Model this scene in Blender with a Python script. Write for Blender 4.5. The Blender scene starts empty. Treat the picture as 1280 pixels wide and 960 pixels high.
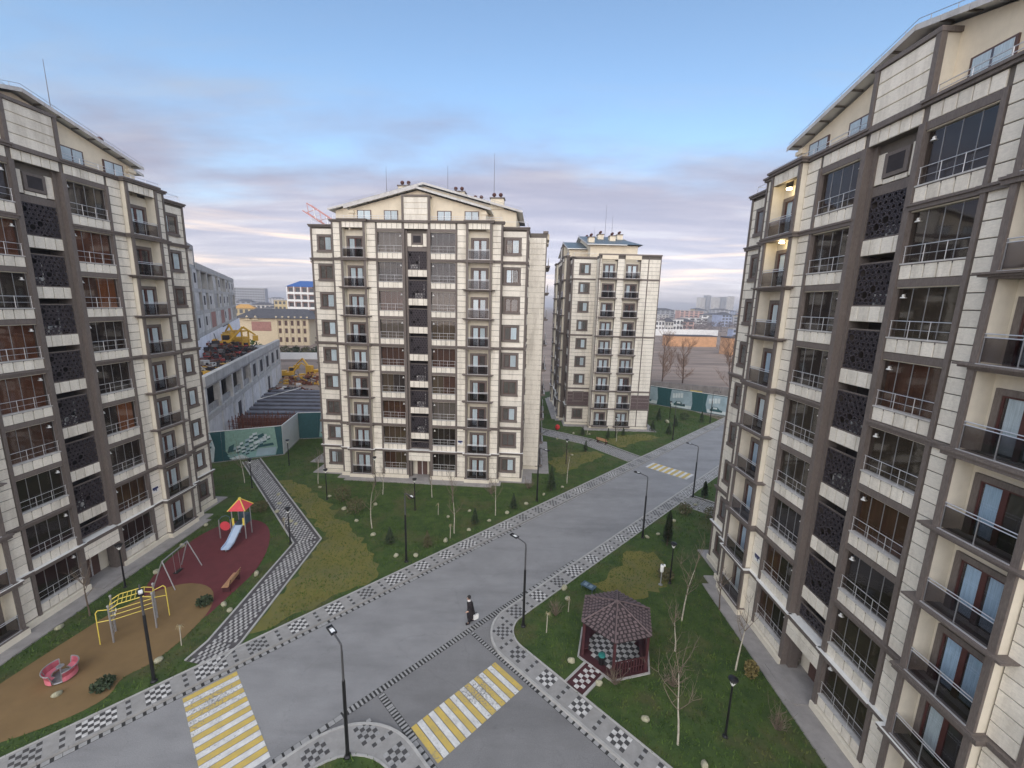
import bpy, bmesh, math, random
import numpy as np
from mathutils import Vector, Matrix, Euler
rnd = random.Random(11)
R2 = math.sqrt(2)
scene = bpy.context.scene
COL = scene.collection
# ------------------------------------------------------------------ camera
CAM_H = 20.85
cam_d = bpy.data.cameras.new('camera'); cam_d.sensor_width = 36.0
cam_d.lens = 524.7 / 1280 * 36; cam_d.clip_start = 0.1; cam_d.clip_end = 9000
cam = bpy.data.objects.new('camera', cam_d); COL.objects.link(cam)
cam.matrix_world = Matrix.Translation((0, 0, CAM_H)) @ Matrix.Rotation(math.pi/2 - 0.1874, 4, 'X') @ Matrix.Rotation(0.02606, 4, 'Z')
scene.camera = cam
# ------------------------------------------------------------------ light, sky, exposure
SUN_EL, SUN_AZ = math.radians(24), math.radians(184)     # azimuth from +Y towards +X: veiled sun behind the viewpoint
world = bpy.data.worlds.new('World'); scene.world = world; world.use_nodes = True
scene.view_settings.view_transform = 'Standard'; scene.view_settings.look = 'None'
scene.view_settings.exposure = 1.42; scene.view_settings.gamma = 1.0

def build_world():
    nt = world.node_tree; nt.nodes.clear()
    N = nt.nodes.new; L = nt.links.new
    out = N('ShaderNodeOutputWorld'); bg = N('ShaderNodeBackground'); bg.inputs['Strength'].default_value = 0.085
    sky = N('ShaderNodeTexSky'); sky.sky_type = 'NISHITA'; sky.sun_disc = False
    sky.sun_elevation = SUN_EL; sky.sun_rotation = SUN_AZ; sky.altitude = 450; sky.air_density = 1.0; sky.dust_density = 1.2; sky.ozone_density = 2.2
    tc = N('ShaderNodeTexCoord'); sep = N('ShaderNodeSeparateXYZ'); L(tc.outputs['Generated'], sep.inputs[0])
    def math_(op, a, b=None, clamp=False):
        m = N('ShaderNodeMath'); m.operation = op; m.use_clamp = clamp
        for i, v in enumerate((a, b)):
            if v is None: continue
            if isinstance(v, (int, float)): m.inputs[i].default_value = v
            else: L(v, m.inputs[i])
        return m.outputs[0]
    z = sep.outputs['Z']
    zz = math_('ADD', math_('MAXIMUM', z, 0.0), 0.10)
    px = math_('DIVIDE', sep.outputs['X'], zz); py = math_('DIVIDE', sep.outputs['Y'], zz)
    cmb = N('ShaderNodeCombineXYZ'); L(px, cmb.inputs[0]); L(py, cmb.inputs[1])
    mp = N('ShaderNodeMapping'); L(cmb.outputs[0], mp.inputs[0]); mp.inputs['Scale'].default_value = (0.55, 0.75, 1); mp.inputs['Location'].default_value = (3.1, 1.7, 0)
    n1 = N('ShaderNodeTexNoise'); L(mp.outputs[0], n1.inputs['Vector']); n1.inputs['Scale'].default_value = 0.8; n1.inputs['Detail'].default_value = 8; n1.inputs['Roughness'].default_value = 0.55
    mp2 = N('ShaderNodeMapping'); L(cmb.outputs[0], mp2.inputs[0]); mp2.inputs['Scale'].default_value = (0.35, 1.4, 1); mp2.inputs['Rotation'].default_value = (0, 0, 0.25)
    n2 = N('ShaderNodeTexNoise'); L(mp2.outputs[0], n2.inputs['Vector']); n2.inputs['Scale'].default_value = 1.6; n2.inputs['Detail'].default_value = 9; n2.inputs['Roughness'].default_value = 0.62
    def smooth(v, a, b):
        m = N('ShaderNodeMapRange'); m.interpolation_type = 'SMOOTHSTEP'; L(v, m.inputs[0]); m.inputs[1].default_value = a; m.inputs[2].default_value = b
        return m.outputs[0]
    def mix(f, a, b, mode='MIX'):
        m = N('ShaderNodeMix'); m.data_type = 'RGBA'; m.blend_type = mode
        if isinstance(f, (int, float)): m.inputs[0].default_value = f
        else: L(f, m.inputs[0])
        for i, v in ((6, a), (7, b)):
            if isinstance(v, tuple): m.inputs[i].default_value = v + (1,)
            else: L(v, m.inputs[i])
        return m.outputs[2]
    # a bank of lavender cloud low in the sky all the way round, thin cirrus above it
    h = math_('ADD', z, math_('MULTIPLY', math_('SUBTRACT', n1.outputs[0], 0.5), 0.55))
    bank = math_('MULTIPLY', math_('SUBTRACT', 1.0, smooth(h, 0.20, 0.36)), 1.0)
    wisp = math_('MULTIPLY', smooth(n2.outputs[0], 0.50, 0.78), math_('SUBTRACT', 1.0, smooth(z, 0.25, 0.6)))
    bwn = N('ShaderNodeRGBToBW'); L(sky.outputs[0], bwn.inputs[0])
    lum = N('ShaderNodeCombineXYZ')
    comp = math_('MULTIPLY', math_('POWER', math_('DIVIDE', bwn.outputs[0], 2.6), 0.72), 2.6)
    for i in range(3): L(comp, lum.inputs[i])
    base = mix(1.0, sky.outputs[0], (1.12, 1.12, 1.06), 'MULTIPLY')
    shade = mix(smooth(n2.outputs[0], 0.35, 0.7), (0.58, 0.53, 0.66), (0.82, 0.73, 0.83))
    cl = mix(1.0, lum.outputs[0], shade, 'MULTIPLY')
    c1 = mix(math_('MULTIPLY', bank, 0.86), base, cl)
    c2 = mix(math_('MULTIPLY', wisp, 0.55), c1, mix(1.0, lum.outputs[0], (1.0, 1.05, 1.12), 'MULTIPLY'))
    # pale cream gaps just above the horizon
    st = N('ShaderNodeTexNoise'); mp3 = N('ShaderNodeMapping'); L(tc.outputs['Generated'], mp3.inputs[0]); mp3.inputs['Scale'].default_value = (2.2, 2.2, 34); L(mp3.outputs[0], st.inputs['Vector']); st.inputs['Scale'].default_value = 1.0; st.inputs['Detail'].default_value = 4
    gap = math_('MULTIPLY', smooth(st.outputs[0], 0.50, 0.66), math_('MULTIPLY', smooth(z, 0.02, 0.07), math_('SUBTRACT', 1.0, smooth(z, 0.12, 0.18))))
    c3 = mix(math_('MULTIPLY', gap, 0.9), c2, mix(1.0, lum.outputs[0], (1.5, 1.2, 0.98), 'MULTIPLY'))
    L(c3, bg.inputs['Color']); L(bg.outputs[0], out.inputs['Surface'])
build_world()
sun_d = bpy.data.lights.new('sun', 'SUN'); sun_d.energy = 1.35; sun_d.angle = math.radians(150); sun_d.color = (1.0, 0.89, 0.75)
sun = bpy.data.objects.new('sun', sun_d); COL.objects.link(sun)
sdir = Vector((math.sin(SUN_AZ)*math.cos(SUN_EL), math.cos(SUN_AZ)*math.cos(SUN_EL), math.sin(SUN_EL)))
sun.rotation_euler = (-sdir).to_track_quat('-Z', 'Y').to_euler(); sun.location = sdir * 200

# ------------------------------------------------------------------ materials
MATS = {}
def mat(name, col, rough=0.8, metal=0.0, var=0.12, scale=3.0, bump=0.0, bscale=30.0, stretch=(1, 1, 1), objvar=0.0, spec=0.5, col2=None, detail=6, dirt=0.0):
    """Principled material whose colour is modulated by two noises and by a random value per object."""
    if name in MATS: return MATS[name]
    m = bpy.data.materials.new(name); m.use_nodes = True; nt = m.node_tree; N = nt.nodes.new; L = nt.links.new
    b = nt.nodes['Principled BSDF']; b.inputs['Roughness'].default_value = rough; b.inputs['Metallic'].default_value = metal
    b.inputs['Specular IOR Level'].default_value = spec
    geo = N('ShaderNodeNewGeometry'); mp = N('ShaderNodeMapping'); L(geo.outputs['Position'], mp.inputs[0]); mp.inputs['Scale'].default_value = stretch
    n = N('ShaderNodeTexNoise'); L(mp.outputs[0], n.inputs['Vector']); n.inputs['Scale'].default_value = scale; n.inputs['Detail'].default_value = detail; n.inputs['Roughness'].default_value = 0.6
    mr = N('ShaderNodeMapRange'); L(n.outputs[0], mr.inputs[0]); mr.inputs[1].default_value = 0.3; mr.inputs[2].default_value = 0.7
    mx = N('ShaderNodeMix'); mx.data_type = 'RGBA'; L(mr.outputs[0], mx.inputs[0])
    c2 = col2 or tuple(min(1, c*(1+var)) for c in col); c1 = col if col2 else tuple(c*(1-var) for c in col)
    mx.inputs[6].default_value = tuple(c1)+(1,); mx.inputs[7].default_value = tuple(c2)+(1,)
    cur = mx.outputs[2]
    if objvar:
        oi = N('ShaderNodeObjectInfo'); m2 = N('ShaderNodeMapRange'); L(oi.outputs['Random'], m2.inputs[0]); m2.inputs[3].default_value = 1-objvar; m2.inputs[4].default_value = 1+objvar
        vm = N('ShaderNodeVectorMath'); vm.operation = 'SCALE'; L(cur, vm.inputs[0]); L(m2.outputs[0], vm.inputs[3]); cur = vm.outputs[0]
    if dirt:
        mp4 = N('ShaderNodeMapping'); L(geo.outputs['Position'], mp4.inputs[0]); mp4.inputs['Scale'].default_value = (1.1, 1.1, 0.22)
        nd = N('ShaderNodeTexNoise'); L(mp4.outputs[0], nd.inputs['Vector']); nd.inputs['Scale'].default_value = 1.3; nd.inputs['Detail'].default_value = 8; nd.inputs['Roughness'].default_value = 0.7
        m3 = N('ShaderNodeMapRange'); L(nd.outputs[0], m3.inputs[0]); m3.inputs[1].default_value = 0.48; m3.inputs[2].default_value = 0.72; m3.inputs[3].default_value = 0; m3.inputs[4].default_value = dirt
        mx2 = N('ShaderNodeMix'); mx2.data_type = 'RGBA'; L(m3.outputs[0], mx2.inputs[0]); L(cur, mx2.inputs[6]); mx2.inputs[7].default_value = (col[0]*.45, col[1]*.42, col[2]*.38, 1); cur = mx2.outputs[2]
    L(cur, b.inputs['Base Color'])
    if bump:
        n2 = N('ShaderNodeTexNoise'); L(geo.outputs['Position'], n2.inputs['Vector']); n2.inputs['Scale'].default_value = bscale; n2.inputs['Detail'].default_value = 5
        bp = N('ShaderNodeBump'); bp.inputs['Strength'].default_value = bump; bp.inputs['Distance'].default_value = 0.03; L(n2.outputs[0], bp.inputs['Height']); L(bp.outputs[0], b.inputs['Normal'])
    MATS[name] = m; return m
def glass(name, tint, rough=0.03, base=0.015):
    if name in MATS: return MATS[name]
    m = bpy.data.materials.new(name); m.use_nodes = True; nt = m.node_tree; nt.nodes.clear(); N = nt.nodes.new; L = nt.links.new
    o = N('ShaderNodeOutputMaterial'); t = N('ShaderNodeBsdfTransparent'); t.inputs[0].default_value = tint+(1,)
    g = N('ShaderNodeBsdfGlossy'); g.inputs['Roughness'].default_value = rough; g.inputs[0].default_value = (.92, .95, 1, 1)
    f = N('ShaderNodeFresnel'); f.inputs[0].default_value = 1.5
    a = N('ShaderNodeMath'); a.operation = 'ADD'; a.use_clamp = True; L(f.outputs[0], a.inputs[0]); a.inputs[1].default_value = base
    geo = N('ShaderNodeNewGeometry'); bf = N('ShaderNodeMath'); bf.operation = 'SUBTRACT'; bf.inputs[0].default_value = 1.0; L(geo.outputs['Backfacing'], bf.inputs[1])
    a2 = N('ShaderNodeMath'); a2.operation = 'MULTIPLY'; L(a.outputs[0], a2.inputs[0]); L(bf.outputs[0], a2.inputs[1]); a = a2
    n = N('ShaderNodeTexNoise'); n.inputs['Scale'].default_value = 0.9; L(geo.outputs['Position'], n.inputs['Vector'])
    bp = N('ShaderNodeBump'); bp.inputs['Strength'].default_value = 0.05; bp.inputs['Distance'].default_value = 0.05; L(n.outputs[0], bp.inputs['Height']); L(bp.outputs[0], g.inputs['Normal'])
    mx = N('ShaderNodeMixShader'); L(a.outputs[0], mx.inputs[0]); L(t.outputs[0], mx.inputs[1]); L(g.outputs[0], mx.inputs[2]); L(mx.outputs[0], o.inputs[0])
    MATS[name] = m; return m
def emit(name, col, s):
    if name in MATS: return MATS[name]
    m = bpy.data.materials.new(name); m.use_nodes = True; nt = m.node_tree; nt.nodes.clear()
    o = nt.nodes.new('ShaderNodeOutputMaterial'); e = nt.nodes.new('ShaderNodeEmission'); e.inputs[0].default_value = col+(1,); e.inputs[1].default_value = s
    nt.links.new(e.outputs[0], o.inputs[0]); MATS[name] = m; return m

STONE = mat('cream_stone', (0.775, 0.73, 0.64), 0.75, var=0.10, scale=7, bump=0.25, bscale=40, stretch=(1, 1, 2.5), objvar=0.09, dirt=0.52)
SMOOTH = mat('cream_render', (0.72, 0.67, 0.56), 0.9, var=0.06, scale=2, bump=0.1, dirt=0.15)
TRIM = mat('dark_stone_trim', (0.150, 0.126, 0.113), 0.65, var=0.25, scale=9, bump=0.25, bscale=30, stretch=(3, 3, .6), objvar=0.06, dirt=0.25)
BROWN = mat('brown_stone', (0.12, 0.085, 0.085), 0.65, var=0.2, scale=8, objvar=0.10)
GROUT = mat('grout', (0.13, 0.115, 0.10), 0.95, var=0.1)
STUCCO = mat('attic_stucco', (0.74, 0.66, 0.52), 0.95, var=0.08, scale=1.2, bump=0.25, bscale=14, dirt=0.15)
WHITE = mat('white_metal', (0.78, 0.78, 0.76), 0.4, var=0.05)
STEEL = mat('steel', (0.72, 0.72, 0.73), 0.42, 0.6, var=0.08)
FRAME = mat('brown_window_frame', (0.10, 0.055, 0.045), 0.5, var=0.15)
SILL = mat('sill_metal', (0.52, 0.51, 0.50), .5, var=.15, dirt=.4)
REDFR = mat('red_brown_frame', (0.085, 0.03, 0.026), 0.45, var=0.15)
ROOF = mat('roof_metal', (0.12, 0.15, 0.17), 0.5, 0.2, var=0.2, scale=1.5)
LATT = mat('lattice_metal', (0.075, 0.065, 0.075), 0.5, 0.3, var=0.15)
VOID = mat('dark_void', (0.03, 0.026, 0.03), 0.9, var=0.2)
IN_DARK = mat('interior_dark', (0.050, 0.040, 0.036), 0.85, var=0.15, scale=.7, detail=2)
IN_BROWN = mat('interior_brown', (0.15, 0.075, 0.048), 0.85, var=0.3, scale=1.6, stretch=(4, 4, .4))
IN_ORANGE = mat('blind_brown', (0.40, 0.15, 0.055), 0.8, var=0.15, scale=3, stretch=(6, 6, .3))
IN_DUN = mat('blind_dun', (0.095, 0.082, 0.06), 0.85, var=.2, scale=3, stretch=(6, 6, .3))
IN_RUST = mat('blind_rust', (0.24, 0.095, 0.05), 0.8, var=.2, scale=3, stretch=(6, 6, .3))
IN_OLIVE = mat('blind_olive', (0.17, 0.135, 0.085), 0.85, var=0.15, scale=3, stretch=(6, 6, .3))
IN_GREY = mat('blind_grey', (0.24, 0.22, 0.19), 0.85, var=0.12, scale=3, stretch=(8, 8, .3))
CURT = mat('curtain_pale', (0.62, 0.68, 0.70), 0.9, var=0.22, scale=5, stretch=(9, 9, .25), objvar=0.15)
CURT2 = mat('curtain_blue', (0.42, 0.55, 0.68), 0.9, var=0.22, scale=5, stretch=(9, 9, .25), objvar=0.15)
G_LOG = glass('loggia_glass', (0.78, 0.76, 0.74)); G_WIN = glass('window_glass', (0.93, 0.95, 0.96), base=0.03); G_RAIL = glass('smoked_glass', (0.58, 0.56, 0.57), base=0.0)
CONC = mat('concrete', (0.36, 0.35, 0.34), 0.9, var=0.22, scale=1.2, bump=0.2, dirt=0.4)
CONC2 = mat('apron_concrete', (0.30, 0.285, 0.275), 0.9, var=0.18, scale=1.1, bump=0.15, dirt=0.2)
BLACKM = mat('black_metal', (0.018, 0.018, 0.02), 0.4, 0.3, var=0.2)
POSTG0 = mat('rod_metal', (0.16, 0.16, 0.17), .5, .4)
GREYM = mat('grey_metal', (0.35, 0.35, 0.36), 0.45, 0.5, var=0.1)

# ------------------------------------------------------------------ mesh helpers
class MB:
    def __init__(self): self.v = []; self.f = []; self.m = []; self.mats = []
    def mi(self, m):
        if m not in self.mats: self.mats.append(m)
        return self.mats.index(m)
    def add(self, vs, fs, m):
        o = len(self.v); k = self.mi(m); self.v += [tuple(p) for p in vs]
        for f in fs: self.f.append(tuple(i+o for i in f)); self.m.append(k)
    def box(self, x0, x1, y0, y1, z0, z1, m):
        self.add([(x0,y0,z0),(x1,y0,z0),(x1,y1,z0),(x0,y1,z0),(x0,y0,z1),(x1,y0,z1),(x1,y1,z1),(x0,y1,z1)],
                 [(0,3,2,1),(4,5,6,7),(0,1,5,4),(1,2,6,5),(2,3,7,6),(3,0,4,7)], m)
    def fbox(self, u0, u1, v0, v1, z0, z1, m):      # facade box: v is the distance out of the wall
        self.box(u0, u1, -v1, -v0, z0, z1, m)
    def obox(self, c, ax, hx, ay, hy, z0, z1, m):   # box with free horizontal axes
        c = Vector(c); ax = Vector(ax); ay = Vector(ay)
        q = [c-ax*hx-ay*hy, c+ax*hx-ay*hy, c+ax*hx+ay*hy, c-ax*hx+ay*hy]
        self.prism([(p.x, p.y) for p in q], z0, z1, m)
    def quad(self, p, m): self.add(p, [tuple(range(len(p)))], m)
    def prism(self, poly, z0, z1, m):
        n = len(poly); a = sum(poly[i][0]*poly[(i+1) % n][1]-poly[(i+1) % n][0]*poly[i][1] for i in range(n))
        if a < 0: poly = poly[::-1]
        self.add([(x, y, z0) for x, y in poly]+[(x, y, z1) for x, y in poly],
                 [tuple(range(n-1, -1, -1)), tuple(range(n, 2*n))]+[(i, (i+1) % n, (i+1) % n+n, i+n) for i in range(n)], m)
    def tube(self, p, q, r, m, n=6, r2=None):
        p = Vector(p); q = Vector(q); d = q-p
        if d.length < 1e-6: return
        d.normalize(); a = d.orthogonal().normalized(); b = d.cross(a); r2 = r if r2 is None else r2
        vs = [p+(a*math.cos(t)+b*math.sin(t))*r for t in [2*math.pi*i/n for i in range(n)]]+[q+(a*math.cos(t)+b*math.sin(t))*r2 for t in [2*math.pi*i/n for i in range(n)]]
        self.add(vs, [(i, (i+1) % n, (i+1) % n+n, i+n) for i in range(n)]+[tuple(range(n-1, -1, -1)), tuple(range(n, 2*n))], m)
    def path(self, pts, r, m, n=6):
        for a, b in zip(pts[:-1], pts[1:]): self.tube(a, b, r, m, n)
    def lathe(self, prof, m, n=10, c=(0, 0, 0)):
        vs = []; fs = []
        for r, z in prof:
            for i in range(n): t = 2*math.pi*i/n; vs.append((c[0]+r*math.cos(t), c[1]+r*math.sin(t), c[2]+z))
        for j in range(len(prof)-1):
            for i in range(n): fs.append((j*n+i, j*n+(i+1) % n, (j+1)*n+(i+1) % n, (j+1)*n+i))
        fs.append(tuple(range(n-1, -1, -1))); fs.append(tuple(range((len(prof)-1)*n, len(prof)*n)))
        self.add(vs, fs, m)
    def mesh(self, name='mesh', smooth=False):
        me = bpy.data.meshes.new(name); me.from_pydata(self.v, [], self.f)
        for m in self.mats: me.materials.append(m)
        if len(self.mats) > 1: me.polygons.foreach_set('material_index', self.m)
        if smooth: me.polygons.foreach_set('use_smooth', [True]*len(self.f))
        me.update(); return me
def ob(name, me, parent=None, loc=(0, 0, 0), rot=0.0, **props):
    if isinstance(me, MB): me = me.mesh(name)
    o = bpy.data.objects.new(name, me); COL.objects.link(o)
    o.location = loc
    if rot: o.rotation_euler = (0, 0, rot)
    if parent is not None: o.parent = parent
    for k, v in props.items(): o[k] = v
    return o
def thing(name, label, cat, loc=(0, 0, 0), rot=0.0, me=None, group=None):
    o = ob(name, me, None, loc, rot); o['label'] = label; o['category'] = cat
    if group: o['group'] = group
    return o
def setmat(o, m, slot=0):
    o.material_slots[slot].link = 'OBJECT'; o.material_slots[slot].material = m
def dup(root, loc, rot=0.0, label=None, scale=None):
    r = root.copy(); COL.objects.link(r); r.location = loc; r.rotation_euler = (0, 0, rot)
    if scale: r.scale = scale
    if label: r['label'] = label
    for ch in list(root.children):
        c = ch.copy(); COL.objects.link(c); c.parent = r
        for g in list(ch.children):
            d = g.copy(); COL.objects.link(d); d.parent = c
    return r
ORD = ['first', 'second', 'third', 'fourth', 'fifth', 'sixth', 'seventh', 'eighth', 'ninth', 'tenth', 'eleventh', 'twelfth', 'thirteenth', 'fourteenth', 'fifteenth', 'sixteenth', 'seventeenth', 'eighteenth']
def SW(s, w): return ((s-w)/R2, (s+w)/R2)        # road frame (along, across) -> x, y
ES, EW = (1/R2, 1/R2), (-1/R2, 1/R2)

# ================================================================== APARTMENT BUILDINGS
def ZR(k): return 1.22 + (k-1)*3.1               # top of the stone panel under the loggia of floor k
PANEL_CACHE = {}
def panel_mesh(w, h):
    key = (round(w, 3), round(h, 3))
    if key not in PANEL_CACHE:
        b = MB(); e = 0.012; x0, x1, z0, z1 = 0, w, 0, h
        vs = [(x0, 0, z0), (x1, 0, z0), (x1, 0, z1), (x0, 0, z1), (x0, -.04, z0), (x1, -.04, z0), (x1, -.04, z1), (x0, -.04, z1), (x0+e, -.055, z0+e), (x1-e, -.055, z0+e), (x1-e, -.055, z1-e), (x0+e, -.055, z1-e)]
        fs = [(0, 1, 5, 4), (1, 2, 6, 5), (2, 3, 7, 6), (3, 0, 4, 7), (4, 5, 9, 8), (5, 6, 10, 9), (6, 7, 11, 10), (7, 4, 8, 11), (8, 9, 10, 11)]
        b.add(vs, fs, STONE); PANEL_CACHE[key] = b.mesh('stone_panel')
    return PANEL_CACHE[key]

def lattice_mesh(w, h):
    b = MB(); r = 0.022
    def seg(p, q):
        # clip to the frame
        (x0, y0), (x1, y1) = p, q; t0, t1 = 0.0, 1.0
        for d, lo, hi, s in ((x1-x0, -w/2, w/2, x0), (y1-y0, 0, h, y0)):
            if abs(d) < 1e-9:
                if s < lo or s > hi: return
                continue
            a, c = (lo-s)/d, (hi-s)/d
            if a > c: a, c = c, a
            t0, t1 = max(t0, a), min(t1, c)
        if t1-t0 < 1e-3: return
        a = Vector((x0+(x1-x0)*t0, 0, y0+(y1-y0)*t0)); c = Vector((x0+(x1-x0)*t1, 0, y0+(y1-y0)*t1))
        d = (c-a).normalized(); n = Vector((-d.z, 0, d.x))*r; yv = Vector((0, .03, 0))
        b.add([a-n-yv, c-n-yv, c+n-yv, a+n-yv, a-n+yv, c-n+yv, c+n+yv, a+n+yv], [(0, 1, 2, 3), (0, 4, 5, 1), (3, 2, 6, 7)], LATT)
    g = 0.30; rr = random.Random(3)
    for j in range(int(h/(g*.866))+2):
        for i in range(int(w/g)+3):
            cx = -w/2 + i*g + (j % 2)*g/2 - g/2; cy = j*g*.866
            R = g*.5
            hexp = [(cx+R*math.cos(math.radians(60*k+30)), cy+R*math.sin(math.radians(60*k+30))) for k in range(6)]
            star = [(cx+R*.62*math.cos(math.radians(60*k)), cy+R*.62*math.sin(math.radians(60*k))) for k in range(6)]
            if rr.random() < 0.13: continue
            for k in range(6):
                seg(hexp[k], star[k]); seg(hexp[k], star[(k+1) % 6])
    b.fbox(-w/2, -w/2+.05, -.03, .03, 0, h, LATT); b.fbox(w/2-.05, w/2, -.03, .03, 0, h, LATT)
    b.fbox(-w/2, w/2, -.03, .035, -.04, .05, TRIM); b.fbox(-w/2, w/2, -.03, .035, h-.05, h+.02, TRIM)
    return b.mesh('lattice')

TPL = {}
def templates():
    # --- loggia: interior, sill and lintel; origin at the middle of the sill on the wall plane
    b = MB(); hw = 1.37
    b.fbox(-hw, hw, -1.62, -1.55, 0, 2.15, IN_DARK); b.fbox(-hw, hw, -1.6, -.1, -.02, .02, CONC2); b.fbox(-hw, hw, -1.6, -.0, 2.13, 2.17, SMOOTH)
    b.fbox(-hw, -hw+.03, -1.6, -.03, 0, 2.15, TRIM); b.fbox(hw-.03, hw, -1.6, -.03, 0, 2.15, TRIM)
    b.fbox(-hw, hw, -.35, .06, 2.17, 2.48, TRIM); b.fbox(-hw, hw, -.3, .05, -.10, 0.0, TRIM); b.fbox(-hw+.02, hw-.02, -.22, .10, .0, .06, SILL)
    b.fbox(-hw, hw, -1.6, -.02, -.62, -.1, GROUT)
    TPL['loggia'] = b.mesh('loggia')
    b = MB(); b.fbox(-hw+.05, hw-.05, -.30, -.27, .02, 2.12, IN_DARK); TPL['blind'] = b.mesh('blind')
    b = MB(); b.fbox(-hw+.05, -.1, -.22, -.19, .06, 2.12, IN_GREY); TPL['half_blind'] = b.mesh('half_blind')
    b = MB(); pw = (2*hw-.06)/4; b.fbox(0, pw-.02, -.125, -.115, .1, 2.13, G_LOG); b.fbox(pw-.03, pw-.01, -.13, -.1, .1, 2.13, GREYM); TPL['pane'] = (b.mesh('pane'), pw)
    b = MB(); hw2 = hw-.02
    for z in (.40, .76): b.tube((-hw2, -.0, z), (hw2, -.0, z), .016 if z > .7 else .009, STEEL, 5)
    for x in (-hw2+.05, -.45, .45, hw2-.05): b.tube((x, 0, .05), (x, 0, .78), .015, STEEL, 5)
    TPL['railing'] = b.mesh('railing')
    b = MB(); b.lathe([(.05, .16), (.07, .13), (.06, .05)], WHITE, 8); b.tube((0, 0, .16), (0, .1, .2), .02, GREYM, 5); b.lathe([(.13, 0), (.10, .05)], WHITE, 8); TPL['wall_lamp'] = b.mesh('wall_lamp')
    # --- balcony: origin on the wall plane at ZR, centred on the bay
    for led in (0, 1):
        b = MB(); b.fbox(-1.40, 1.40, -.35, .48, -.82, -.62, TRIM); b.fbox(-1.16, 1.16, -.3, .42, -.619, -.60, CONC2)
        if led:
            b.fbox(-1.66, 1.66, .0, .58, -.74, -.66, TRIM); b.fbox(-1.76, 1.76, 0, .68, -.66, -.585, TRIM)
        else: b.fbox(-1.46, 1.46, 0, .56, -.70, -.59, TRIM)
        b.fbox(-1.16, 1.16, .44, .50, -.585, -.555, STEEL)
        TPL['balcony%d' % led] = b.mesh('balcony')
    b = MB(); b.fbox(-1.14, 1.14, .38, .395, -.50, .34, G_RAIL); TPL['glass_railing'] = b.mesh('glass_railing')
    b = MB()
    for z in (.34, .46): b.tube((-1.15, -.39, z), (1.15, -.39, z), .02, STEEL, 5)
    for x in (-1.13, 0, 1.13): b.fbox(x-.018, x+.018, .36, .40, -.58, .44, GREYM)
    TPL['handrail'] = b.mesh('handrail')
    b = MB()
    b.fbox(-.98, -.76, -.35, -.24, -.6, 1.72, TRIM); b.fbox(.76, .98, -.35, -.24, -.6, 1.72, TRIM); b.fbox(-.76, .76, -.35, -.24, 1.50, 1.72, TRIM)
    b.fbox(-.76, -.69, -.35, -.28, -.6, 1.5, REDFR); b.fbox(.69, .76, -.35, -.28, -.6, 1.5, REDFR); b.fbox(-.69, .69, -.35, -.28, 1.43, 1.5, REDFR); b.fbox(-.09, .09, -.35, -.28, -.6, 1.43, REDFR)
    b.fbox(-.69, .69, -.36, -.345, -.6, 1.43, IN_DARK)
    TPL['balcony_door'] = b.mesh('balcony_door')
    b = MB(); b.fbox(0, .6, -.31, -.30, -.52, 1.43, G_WIN); TPL['door_pane'] = b.mesh('pane')
    b = MB(); n = 7
    vs = []; fs = []
    for i in range(n+1):
        x = .52*i/n; y = .333 + (.008 if i % 2 else 0)
        vs += [(x, y, -.5), (x, y, 1.43)]
    for i in range(n): fs.append((2*i, 2*i+2, 2*i+3, 2*i+1))
    b.add(vs, fs, CURT); TPL['curtain'] = b.mesh('curtain')
    # --- window of the corner columns: origin centre of sill
    b = MB()
    b.fbox(-.92, -.72, -.02, .10, 0, 1.82, TRIM); b.fbox(.72, .92, -.02, .10, 0, 1.82, TRIM); b.fbox(-.72, .72, -.02, .10, 1.64, 1.82, TRIM); b.fbox(-.98, .98, -.02, .14, -.06, .2, TRIM)
    b.fbox(-.72, -.64, -.03, .05, .2, 1.64, FRAME); b.fbox(.64, .72, -.03, .05, .2, 1.64, FRAME); b.fbox(-.64, .64, -.03, .05, 1.57, 1.64, FRAME); b.fbox(-.64, .64, -.03, .05, .2, .27, FRAME); b.fbox(-.12, -.02, -.03, .05, .27, 1.57, FRAME)
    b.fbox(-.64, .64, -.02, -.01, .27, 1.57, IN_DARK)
    TPL['window'] = b.mesh('window')
    for nm, a, c in (('win_pane_a', -.64, -.12), ('win_pane_b', -.02, .64)):
        b = MB(); b.fbox(a, c, .02, .028, .27, 1.57, G_WIN); TPL[nm] = b.mesh('pane')
    b = MB(); b.fbox(.0, .62, .0, .008, .27, 1.57, CURT); TPL['win_curtain'] = b.mesh('curtain')
    TPL['lattice'] = lattice_mesh(2.5, 2.0); TPL['lattice_s'] = lattice_mesh(2.5, 0.8)
templates()

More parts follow.
